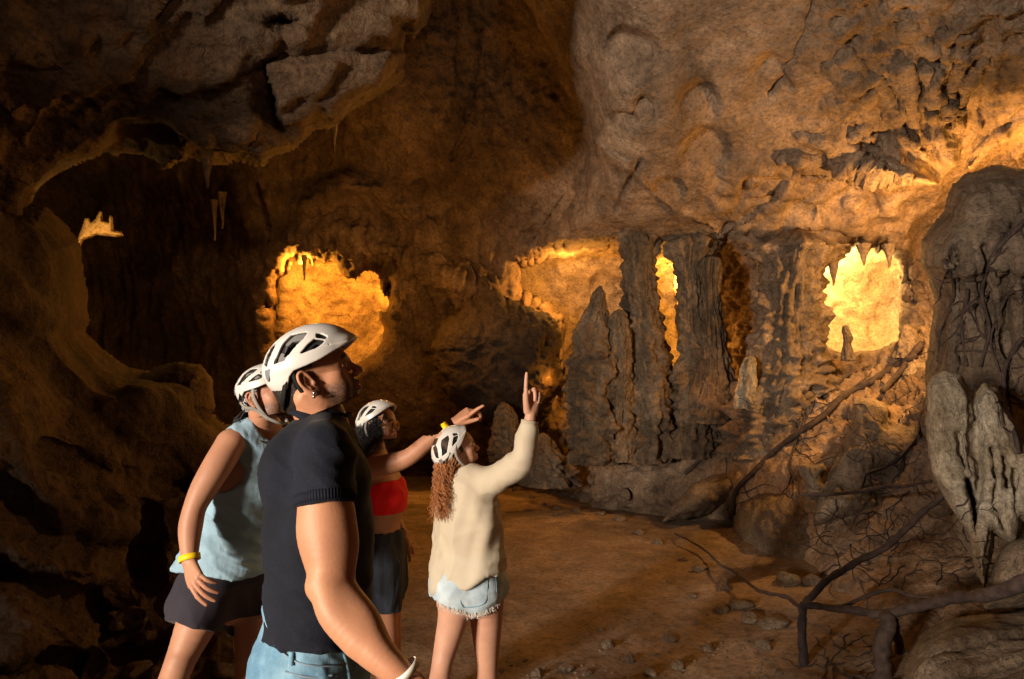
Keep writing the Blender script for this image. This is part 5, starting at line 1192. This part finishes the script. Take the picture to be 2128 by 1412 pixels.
    for q in (-1, 1): ribbon([H.w((.010, q * .098, .045)), H.w((.002, q * .092, .010)), H.w((.010, q * .078, -.040)), H.w((.030, q * .060, -.088))], .014, lambda p: p - H.c, M['strap'], 'chin_strap', he)
    ribbon([H.w((-.060, -.092, .000)), H.w((-.045, -.088, -.025)), H.w((-.010, -.080, -.040)), H.w((.030, -.062, -.084)), H.w((.060, -.025, -.112)), H.w((.062, .025, -.112)), H.w((.03, .062, -.084)), H.w((-.01, .080, -.04))], .013, lambda p: p - H.w((0, 0, -.03)), M['strap'], 'chin_strap', he)
    ribbon([H.w((-.06, -.088, .03)), H.w((-.095, -.05, -.01)), H.w((-.105, 0, -.02)), H.w((-.095, .05, -.01)), H.w((-.06, .088, .03))], .018, lambda p: p - H.c, M['black'], 'head_harness', he)
    # gold chain
    c = at(552,902,2.84); t = np.linspace(0, 2 * np.pi, 60); ch = []
    for a in t:
        f_, s_ = math.cos(a), math.sin(a); ch.append(c + B[0] * (.078 * f_ + .006) + B[1] * .088 * s_ + np.array([0, 0, 1]) * (.012 - .060 * max(0, f_)**1.5))
    V, F = tube(np.array(ch), .0026 * (1 + .3 * np.sin(np.arange(60) * 2.2)), 6, False); mesh_obj('necklace', V, F, M['gold'], root_)
    # tank top
    S = Field([at(360,900,2.7)[0] - .05, 2.3, .70], [at(640,900,3)[0], 3.4, 1.72], .0062)
    torso(S, B, secs[:-1], .016); S.limb([at(549,893,2.86), at(510,903,2.77), at(494,914,2.745)], [.045, .052, .054], .03); S.limb([at(549,893,2.87), at(588,912,2.97), at(600,925,3.0)], [.045, .052, .054], .03)
    S.limb([at(490,1110,2.86), at(462,1190,2.84), at(452,1230,2.84)], [.128, .150, .160], .04, B, (1, 1.22, 1)); S.limb([at(410,1150,2.80), at(392,1200,2.76)], [.05, .055], .05)
    hz = at(460,1203,2.68)[2]; nk = np.array(neckp[2]); sh_ = np.array(arm[0]); ax = nrm(sh_ - at(549,905,2.87)); 
    def cut(X, Y, Z):
        c1 = hz - Z + 0 * X + 0 * Y + .02 * np.sin(X * 9 + Y * 5)
        fx = (X - nk[0]) * B[0][0] + (Y - nk[1]) * B[0][1]; sx = (X - nk[0]) * B[1][0] + (Y - nk[1]) * B[1][1]
        c2 = .074 - np.sqrt((fx * .80 - .012)**2 + (sx * .95)**2 + np.clip((nk[2] - .005 - Z) , 0, 1)**2 * 1.2)          # neckline
        out = np.maximum(c1, c2)
        for s_, cc in ((1, sh_), (-1, np.array(at(612,935,3.05)))):
            dx = (X - cc[0]) * B[1][0] + (Y - cc[1]) * B[1][1]; dz = Z - cc[2]; df = (X - cc[0]) * B[0][0] + (Y - cc[1]) * B[0][1]
            thr = np.interp(dz, [-.20, -.185, -.15, -.10, -.05, 0.0, .03], [.06, .0, -.040, -.045, -.018, .026, .034]); out = np.maximum(out, np.where(dz > -.20, dx * s_ - thr, -1.0) + 0 * df)
        return out
    S.func(cut); V, F = S.mesh(); V = vsmooth(V, F, 1, .4)
    def fold(P):
        q = P @ np.array([[1, 0, .5], [0, 1, 0], [-.7, 0, 1]]); mid = smooth(1.45, 1.2, P[:, 2])
        return .008 * (ridged(q * np.array([2.5, 2.5, 8]), 3, 1.3, .5, off=3) - .7) * (.5 + mid) + .005 * (ridged(P * np.array([14, 14, 2.5]), 2, 1.0, off=9) - .6) * smooth(1.35, 1.5, P[:, 2])
    V = folds(V, F, fold); tk = mesh_obj('tank_top', V, F, M['tank'], root_)
    # shorts
    J = Field([at(330,900,2.7)[0] - .05, 2.2, .35], [at(640,900,3)[0], 3.4, 1.25], .0062); torso(J, B, secs[-3:], .010)
    J.limb([at(432,1225,2.78), at(412,1270,2.73), at(398,1310,2.70), at(390,1330,2.70)], [.118, .112, .108, .106], .03); J.limb([at(500,1215,2.94), at(520,1275,2.93), at(524,1300,2.92)], [.118, .108, .104], .03)
    J.limb([at(390,1215,2.82), at(378,1260,2.8)], [.05, .06], .05)
    hA, nA = at(397,1302,2.70), nrm(at(398,1310,2.7) - at(418,1262,2.74)); hB, nB = at(522,1268,2.93), np.array([0, 0, -1.0]); zt = at(460,1150,2.8)[2]; midx = at(484,1262,2.85)[0]
    def cj(X, Y, Z):
        a = (X - hA[0]) * nA[0] + (Y - hA[1]) * nA[1] + (Z - hA[2]) * nA[2]; b = (X - hB[0]) * nB[0] + (Y - hB[1]) * nB[1] + (Z - hB[2]) * nB[2]; return np.maximum(np.where(X < midx + 0 * Y, a, b) + 0 * Z, Z - zt + 0 * X + 0 * Y)
    J.func(cj); V, F = J.mesh(); V = vsmooth(V, F, 1, .4); V = folds(V, F, lambda P: .009 * (ridged(P * np.array([5, 5, 3]), 2, 1.0, off=2) - .6)); mesh_obj('shorts', V, F, M['shorts'], root_)
    band(at(394,1160,2.535), hx, .0365, .034, .021, M['yellow'], root_, frame_x=[0, 1, 0])
    shoe(L1[-1] + [0, 0, -.04], B[0], M['helmet'], root_); shoe(L2[-1] + [0, 0, -.04], B[0], M['helmet'], root_)
man2()

# ================================================================== woman in the red bandeau top
def curly(rg, start, down, length, amp, turns, n=22, drift=(0, 0, 0)):
    p0 = np.asarray(start, float); a = nrm(np.cross(down, [.3, .9, .1])); b = np.cross(nrm(down), a); ph = rg.uniform(0, 6.28); out = []
    for i in range(n):
        t = i / (n - 1); A = amp * min(1, t * 3 + .2) * (1 + .3 * math.sin(ph + 9 * t))
        out.append(p0 + np.asarray(down) * length * t + np.asarray(drift) * t * t * length + A * (math.cos(ph + turns * 6.28 * t) * a + math.sin(ph + turns * 6.28 * t) * b))
    return np.array(out)
def woman3():
    D = 3.55; root_ = empty('person', at(790, 1300, D) * [1, 1, 0], 'smiling woman in glasses and a red bandeau top pointing with her outstretched arm', 'person')
    B = frame(-8); H = Head(at(787,888,3.55), -16, 4, 0, .93, fem=True)
    secs = [(at(786,958,D), .055, .09), (at(788,985,D), .088, .145), (at(797,1030,D), .110, .150), (at(794,1080,D), .092, .135), (at(792,1110,D), .095, .14), (at(790,1160,D), .115, .165), (at(790,1210,D), .12, .172)]
    arm = [at(774,972,3.42), at(812,964,3.38), at(850,950,3.36), at(885,922,3.36), at(917,898,3.36), at(944,878,3.36)]; ar = [.052, .051, .043, .039, .031, .0245]
    G = Field([at(735,900,3.6)[0] - .1, 3.1, .0], [at(960,900,3.4)[0], 3.95, 1.80], .0065)
    neckp = [H.w((-.022, 0, -.01)), H.w((-.026, 0, -.06)), at(782,935,D), at(784,965,D)]; neckr = [.048, .046, .048, .06]
    G.limb(neckp, neckr, .02); torso(G, B, secs); G.limb([at(783,950,D), at(776,962,3.46), at(774,972,3.42)], [.028, .04, .046], .03); G.limb([at(783,950,D), at(786,965,3.68), at(790,975,3.70)], [.028, .04, .046], .03)
    G.limb(arm, ar, .012); farm = [at(790,975,3.70), at(806,1030,3.74), at(822,1080,3.74), at(832,1100,3.72), at(838,1118,3.70)]; G.limb(farm, [.045, .038, .034, .026, .022], .012)
    for q, dx in ((3.47, 0), (3.65, 4)): G.ell(at(815 + dx, 1034, q), (.055, .055, .058), .03)
    for dd, px in ((3.45, 792), (3.64, 800)): leg(G, [at(px,1190,dd), at(px + 8,1280,dd), at(px + 14,1340,dd), at(px + 10,1420,dd), at(px + 8,1500,dd)], [.095, .066, .052, .050, .034])
    V, F = G.mesh(); zc = H.w((-.03, 0, -.065)); nn = H.B[2]; w0 = arm[-1]; hx = nrm(arm[-1] - arm[-2])
    body = cutmesh(V, F, lambda P: (((P - zc) @ nn) < .007) & (((P - w0) @ hx < .006)))
    Hf = Field(H.c - .15, H.c + .15, .0036); H.build(Hf); Hf.limb(neckp, neckr, .02)
    for q in (-1, 1): Hf.ell(H.w((.060, q * .034, -.026)), (.022, .020, .018), .02, H.B)     # smiling cheeks
    hm = cutmesh(*Hf.mesh(), lambda P: ((P - zc) @ nn) > -.004)
    Hh = Field(w0 - .2, w0 + .22, .003); Hh.limb([w0 - hx * .05, w0], [.028, .0245], 0)
    hand(Hh, w0 + hx * .006, nrm(at(984,850,3.34) - at(944,878,3.36)), nrm(np.array([-.45, -.55, .70])), [(-.10, .12, .08), (.75, 1.15, .5), (.85, 1.2, .6), (.95, 1.2, .6)], spread=(.05, .02, -.02, -.06), thumb=(.30, .4, .3), side=-1, k=.98)
    hd = cutmesh(*Hh.mesh(), lambda P: ((P - w0) @ hx) > -.003)
    w1 = farm[-1]; H2 = Field(w1 - .18, w1 + .18, .0036); hand(H2, w1, nrm(np.array([.05, .0, -1])), nrm(np.array([.3, -.9, 0])), [(.4, .5, .3)] * 4, side=1, k=.95)
    h2 = H2.mesh(); skin_obj([body, hm, hd, h2], SK['w3'], root_, H)
    he = helmet(H, root_, tilt=24, lift=.006, k=.97)
    for q in (-1, 1): ribbon([H.w((-.020, q * .090, .050)), H.w((-.030, q * .098, .005)), H.w((-.020, q * .094, -.045)), H.w((.010, q * .070, -.085))], .013, lambda p: p - H.c, M['strap'], 'chin_strap', he)
    # spectacles
    gl = []
    for q in (-1, 1):
        t = np.linspace(0, 2 * np.pi, 30); c = np.array([.098, q * .032, .006]); ring = [H.w(c + [-.012 * abs(math.cos(a)) * 0 - .10 * (abs(.021 * math.cos(a) * 1)) * (1 if q * math.cos(a) > 0 else 0), .0235 * math.cos(a), .0205 * math.sin(a)]) for a in t]; gl.append(tube(np.array(ring), .0024, 6, False))
        gl.append(tube(np.array([H.w((.094, q * .055, .010)), H.w((.05, q * .073, .010)), H.w((-.005, q * .080, .010))]), .0026, 6))
    gl.append(tube(np.array([H.w((.100, -.009, .010)), H.w((.104, 0, .013)), H.w((.100, .009, .010))]), .0014, 6)); V, F = join(gl); mesh_obj('glasses', V, F, M['gold'], root_)
    # black curls
    rg = random.Random(4); st = []
    for i in range(800):
        a = rg.uniform(0, 1); th = rg.uniform(-1, 1)
        ang = math.pi * (.28 + .72 * a) * (1 if th > 0 else -1) if rg.random() < .9 else rg.uniform(-3.14, 3.14)
        h_ = rg.uniform(-.02, .085); rr_ = math.sqrt(max(.05, 1 - ((h_ - .04) / .1)**2))
        p = H.w((-.012 + .098 * rr_ * math.cos(ang), .080 * rr_ * math.sin(ang), h_)); out = nrm(p - H.w((0, 0, h_)))
        ln = rg.uniform(.09, .20) * (1 if abs(ang) > 1.4 else .7)
        st.append(curly(rg, p, nrm(np.array([0, 0, -1]) + out * rg.uniform(.02, .30)), ln, rg.uniform(.004, .010), rg.uniform(3, 6), 18))
    for i in range(60):                                       # over the brow
        y_ = rg.uniform(-.06, .06); p = H.w((.070, y_, .075)); st.append(curly(rg, p, nrm(H.B[0] * .15 - H.B[2] * .7 + H.B[1] * (.9 if y_ > 0 else -.9)), rg.uniform(.04, .07), .004, 2, 12))
    curls_hair('hair', st, M['hair_black'], root_, .0019)
    Gc = Field(H.c - .15, H.c + .15, .005); Gc.ell(H.w((-.022, 0, .034)), np.array([.094, .0795, .086]), 0, H.B); Gc.ell(H.w((-.045, 0, -.035)), (.055, .074, .065), .02, H.B)
    Gc.func(lambda X, Y, Z: ((X - H.c[0]) * H.B[0, 0] + (Y - H.c[1]) * H.B[0, 1] + (Z - H.c[2]) * H.B[0, 2]) - .022 - .5 * np.clip((Z - H.c[2]) - .03, 0, 1)); mesh_obj('hair', *Gc.mesh(), M['hair_black'], root_)
    # bandeau, trousers
    S = Field([at(760,1000,3.6)[0] - .08, 3.15, 1.05], [at(850,1000,3.5)[0], 3.95, 1.50], .0055); torso(S, B, secs[:4], .008)
    for q, dx in ((3.47, 0), (3.65, 4)): S.ell(at(816 + dx, 1035, q), (.060, .060, .062), .03)
    z1, z2 = at(810,1008,3.4)[2], at(800,1072,3.4)[2]; S.func(lambda X, Y, Z: np.maximum(Z - z1 - .02 * np.sin((X + .7) * 8), z2 - Z) + 0 * Y); V, F = S.mesh()
    V = folds(V, F, lambda P: .004 * (ridged(P * np.array([10, 10, 5]), 2, 1.0) - .6)); mesh_obj('bandeau_top', V, F, M['red'], root_)
    J = Field([at(740,1000,3.6)[0] - .1, 3.1, .50], [at(850,1000,3.5)[0], 3.95, 1.15], .0065); torso(J, B, secs[4:] , .014)
    for dd, px in ((3.45, 790), (3.64, 796)): J.limb([at(px,1180,dd), at(px + 6,1225,dd), at(px + 14,1262,dd), at(px + 14,1275,dd)], [.112, .095, .070, .058], .03)
    zt, zb = at(800,1109,3.45)[2], at(800,1268,3.45)[2]; J.func(lambda X, Y, Z: np.maximum(Z - zt, zb - Z) + 0 * X + 0 * Y); V, F = J.mesh()
    V = folds(V, F, lambda P: .010 * (ridged(P * np.array([9, 9, 1.6]), 2, 1.0, off=4) - .6)); mesh_obj('cropped_trousers', V, F, M['pants'], root_)
    band(at(928,890,3.36), hx, .0310, .0300, .024, M['yellow'], root_, frame_x=[0, 0, 1])
    for dd, px in ((3.45, 792), (3.64, 800)): 
        q = at(px + 8,1500,dd); shoe([q[0], q[1], max(.06, q[2] - .04)], B[0], M['helmet'], root_, .23)
woman3()

# ================================================================== woman in the cream blouse
def woman4():
    D = 3.15; root_ = empty('person', at(970, 1400, D) * [1, 1, 0], 'long-haired woman in a cream blouse and cut-off denim shorts pointing straight up', 'person')
    B = frame(38); H = Head(at(948,940,3.15), 22, 16, 0, .92, fem=True)
    secs = [(at(962,985,D), .055, .09), (at(970,1010,D), .085, .155), (at(973,1060,D), .098, .150), (at(976,1120,D), .088, .13), (at(978,1165,D), .095, .14), (at(977,1210,D), .112, .165), (at(975,1232,D), .104, .160)]
    arm = [at(1010,1002,3.08), at(1042,990,3.02), at(1072,968,2.98), at(1088,950,2.96), at(1095,910,2.97), at(1100,880,2.98), at(1103,862,2.98)]; ar = [.044, .042, .038, .037, .034, .027, .0235]
    G = Field([at(880,900,3.2)[0] - .05, 2.80, -.02], [at(1140,900,3.1)[0], 3.60, 1.85], .0062)
    neckp = [H.w((-.022, 0, -.01)), H.w((-.026, 0, -.06)), at(957,975,D), at(960,995,D)]; neckr = [.047, .045, .047, .058]
    G.limb(neckp, neckr, .02); torso(G, B, secs); G.limb(arm, ar, .012); G.limb([at(960,980,D), at(990,992,3.10), at(1010,1002,3.08)], [.028, .038, .042], .03)
    G.limb([at(960,982,D), at(940,1000,3.25), at(935,1060,3.30), at(945,1120,3.36), at(975,1160,3.42)], [.03, .042, .038, .034, .025], .02)
    L1 = [at(942,1215,3.10), at(944,1270,3.10), at(928,1340,3.08), at(918,1385,3.06), at(912,1450,3.10), at(905,1580,3.16)]; L2 = [at(1008,1215,3.20), at(1010,1275,3.20), at(1012,1345,3.20), at(1014,1390,3.20), at(1012,1455,3.24), at(1008,1575,3.30)]
    rl = [.095, .074, .056, .047, .052, .032]; leg(G, L1, rl); leg(G, L2, [.095, .080, .060, .049, .054, .032])
    V, F = G.mesh(); zc = H.w((-.03, 0, -.065)); nn = H.B[2]; w0 = arm[-1]; hx = nrm(arm[-1] - arm[-3])
    body = cutmesh(V, F, lambda P: (((P - zc) @ nn) < .007) | (P[:, 0] > at(1030,900,3)[0])); body = cutmesh(*body, lambda P: ((P - w0) @ hx < .006) | (P[:, 0] < at(1030,900,3)[0]))
    Hf = Field(H.c - .15, H.c + .15, .0036); H.build(Hf); Hf.limb(neckp, neckr, .02); hm = cutmesh(*Hf.mesh(), lambda P: ((P - zc) @ nn) > -.004)
    Hh = Field(w0 - .2, w0 + [.2, .2, .24], .003); Hh.limb([w0 - hx * .05, w0], [.028, .0235], 0)
    hand(Hh, w0 + hx * .006, nrm(at(1104,835,2.98) - at(1102,866,2.98)), nrm(np.array([-.35, .9, .1])), [(-.05, .06, .05), (1.2, 1.4, .6), (1.3, 1.4, .6), (1.3, 1.4, .6)], spread=(.02, .02, -.02, -.05), thumb=(.35, .3, .5), side=-1, k=1.0)
    hd = cutmesh(*Hh.mesh(), lambda P: ((P - w0) @ hx) > -.003); skin_obj([body, hm, hd], SK['w4'], root_, H)
    he = helmet(H, root_, tilt=34, lift=-.002, k=.91)
    ribbon([H.w((-.020, -.090, .050)), H.w((-.030, -.094, .0)), H.w((-.010, -.082, -.050)), H.w((.03, -.05, -.09)), H.w((.05, .0, -.108)), H.w((.03, .05, -.09)), H.w((-.02, .09, 0))], .012, lambda p: p - H.c, M['strap'], 'chin_strap', he)
    ribbon([H.w((-.06, -.080, .03)), H.w((-.095, -.05, -.02)), H.w((-.10, 0, -.03)), H.w((-.095, .05, -.02)), H.w((-.06, .080, .03))], .03, lambda p: p - H.c, M['black'], 'head_harness', he)
    rg = random.Random(8); st = []
    for i in range(640):
        a = rg.uniform(-1, 1); ang = math.pi + a * 1.75; h_ = rg.uniform(-.06, .05)
        p = H.w((-.015 + .085 * math.cos(ang), .074 * math.sin(ang), h_)); t_ = at(921 + rg.gauss(0, 13), 1000, 3.02 + rg.uniform(0, .2)); e = at(921 + rg.gauss(0, 11), rg.uniform(1030, 1088), 3.0 + rg.uniform(0, .16))
        n_ = 34; ph = rg.uniform(0, 6.28); tr = rg.uniform(6, 10); am = rg.uniform(.005, .010); q = []
        for j in range(n_):
            t = j / (n_ - 1); c = (1 - t)**2 * p + 2 * t * (1 - t) * t_ + t * t * e; A = am * min(1, t * 2.5)
            q.append(c + A * np.array([math.cos(ph + tr * 6.28 * t), math.sin(ph + tr * 6.28 * t), 0]))
        st.append(np.array(q))
    curls_hair('hair', st, M['hair_auburn'], root_, .0017)
    Gc = Field(H.c - .16, H.c + .15, .005); Gc.ell(H.w((-.020, 0, .034)), np.array([.088, .072, .078]), 0, H.B); Gc.ell(H.w((-.040, 0, -.03)), (.055, .070, .06), .02, H.B)
    Gc.func(lambda X, Y, Z: ((X - H.c[0]) * H.B[0, 0] + (Y - H.c[1]) * H.B[0, 1] + (Z - H.c[2]) * H.B[0, 2]) - .026 - .6 * np.clip((Z - H.c[2]) - .03, 0, 1)); mesh_obj('hair', *Gc.mesh(), M['cap_hair'], root_)
    # blouse, loose and longer at the back
    S = Field([at(870,900,3.2)[0] - .05, 2.75, .80], [at(1140,900,3.1)[0], 3.65, 1.80], .0062)
    bs = [(at(962,988,D), .065, .10), (at(970,1012,D), .105, .165), (at(972,1070,D), .130, .170), (at(975,1130,D), .132, .168), (at(974,1180,D), .142, .168), (at(972,1215,D), .148, .172), (at(972,1300,D), .150, .174)]
    torso(S, B, bs, .004, .03); S.limb(arm[:5] + [at(1098,892,2.975)], [.060, .062, .062, .056, .048, .040], .03); S.limb([at(962,985,D), at(992,994,3.10), at(1010,1002,3.08)], [.04, .052, .058], .03)
    S.limb([at(940,1000,3.25), at(932,1060,3.30), at(940,1120,3.36), at(975,1160,3.42)], [.056, .055, .052, .04], .03); S.limb([at(915,1150,3.08), at(914,1215,3.07)], [.03, .03], .06); S.limb([at(1036,1120,3.2), at(1038,1175,3.2)], [.025, .03], .04)
    pa, pb = at(905,1238,3.05), at(1050,1172,3.1); hs = (pb[2] - pa[2]) / (pb[0] - pa[0]); cu = arm[5]
    def cut(X, Y, Z):
        low = (pa[2] + hs * (X - pa[0]) + .012 * np.sin(X * 40)) - Z + 0 * Y; cuff = np.where(X > at(1060,900,3)[0], ((X - cu[0]) * hx[0] + (Y - cu[1]) * hx[1] + (Z - cu[2]) * hx[2]), -1.0); nk = np.where(Z > neckp[3][2] - .005, .062 - np.hypot(X - neckp[3][0], Y - neckp[3][1]), -1.0); return np.maximum(np.maximum(low, cuff), nk)
    S.func(cut); V, F = S.mesh(); V = vsmooth(V, F, 2, .5)
    def fold(P):
        q = P @ np.array([[1, 0, .25], [0, 1, 0], [-.3, 0, 1]]); return .020 * (ridged(q * np.array([6, 6, 1.0]), 2, 1.0, off=5) - .6) * smooth(1.45, 1.15, P[:, 2]) + .008 * (ridged(q * np.array([3, 3, 6]), 2, 1.2, off=8) - .7)
    V = folds(V, F, fold); bl = mesh_obj('blouse', V, F, M['blouse'], root_)
    for a_, w_, r_ in ((at(1099,885,2.975), .045, .034),): band(a_, hx, r_, r_ * .9, w_, M['blouse'], bl, 'cuff', [0, 1, 0], .003)
    Gc2 = at(960,984,D); t = np.linspace(0, 2 * np.pi, 40, endpoint=False); V = []
    for h_, r_ in ((-.01, .062), (.018, .056), (.020, .062), (-.010, .074)): V.append(Gc2 + np.array([0, 0, 1]) * h_ + (r_ * np.cos(t))[:, None] * B[0] * 1.05 + (r_ * np.sin(t))[:, None] * B[1])
    i = np.arange(40); F = np.concatenate([np.stack([k * 40 + i, k * 40 + (i + 1) % 40, ((k + 1) % 4) * 40 + (i + 1) % 40, ((k + 1) % 4) * 40 + i], -1) for k in range(4)]); mesh_obj('collar', np.concatenate(V), F, M['blouse'], bl)
    # denim shorts with a frayed hem
    J = Field([at(880,900,3.2)[0] - .05, 2.75, .50], [at(1090,900,3.1)[0], 3.6, 1.10], .0062); torso(J, B, secs[3:], .012)
    J.limb([L1[0], L1[1], at(938,1300,3.09)], [.112, .100, .098], .03); J.limb([L2[0], L2[1], at(1011,1310,3.2)], [.112, .104, .100], .03)
    for px, dd in ((950, 3.04), (1008, 3.10)): J.ell(at(px,1222,dd), (.064, .04, .066), .05)
    zt = at(975,1150,3.1)[2]; hA, hB_ = at(930,1256,3.0)[2], at(1010,1268,3.1)[2]; mx = at(972,1260,3.12)[0]
    J.func(lambda X, Y, Z: np.maximum(Z - zt, (np.where(X < mx, hA - .30 * (X - mx + .12), hB_ + .22 * (X - mx)) + .004 * np.sin(X * 260)) - Z) + 0 * Y); V, F = J.mesh()
    V = folds(V, F, lambda P: .005 * (ridged(P * np.array([7, 7, 9]), 2, 1.0, off=5) - .6)); sh = mesh_obj('denim_shorts', V, F, M['cutoffs'], root_)
    bpy.context.view_layer.update()
    def on(px, py, off=.003):
        o = Vector((0, 0, CAM_Z)); v = Vector(PX(px, py, 1)) - o; v.normalize(); M_ = sh.matrix_world.inverted(); ok, loc, n_, _ = sh.ray_cast(M_ @ o, v); return (np.array(sh.matrix_world @ loc) - np.array(v) * off) if ok else None
    def strip(pts, w_, name):
        P = [p for p in (on(*q) for q in pts) if p is not None]
        if len(P) > 2: ribbon(P, w_, lambda p: np.array([0, -1, 0.0]), M['jeans'], name, sh, .0012)
    strip([(956,1206),(958,1255),(972,1263),(1008,1252),(1014,1205)], .0035, 'pocket_seam'); strip([(956,1207),(985,1206),(1014,1204)], .005, 'pocket_seam'); strip([(1030,1195),(1032,1225),(1034,1255)], .003, 'side_seam')
    rg = random.Random(3); st = []
    for k in range(150):
        px = rg.uniform(908, 1042); 
        for py in range(1300, 1225, -3):
            q = on(px, py)
            if q is not None: break
        if q is None: continue
        st.append(np.array([q, q + [rg.gauss(0, .003), -.002, -.008], q + [rg.gauss(0, .006), -.002, -rg.uniform(.012, .024)]]))
    if st: V, F = join([tube(s_, .0009, 4, False) for s_ in st]); mesh_obj('frayed_hem', V, F, M['white_band'], sh)['kind'] = 'stuff'
    shoe(L1[-1] + [0, 0, -.04], B[0], M['helmet'], root_, .23); shoe(L2[-1] + [0, 0, -.04], B[0], M['helmet'], root_, .23)
woman4()
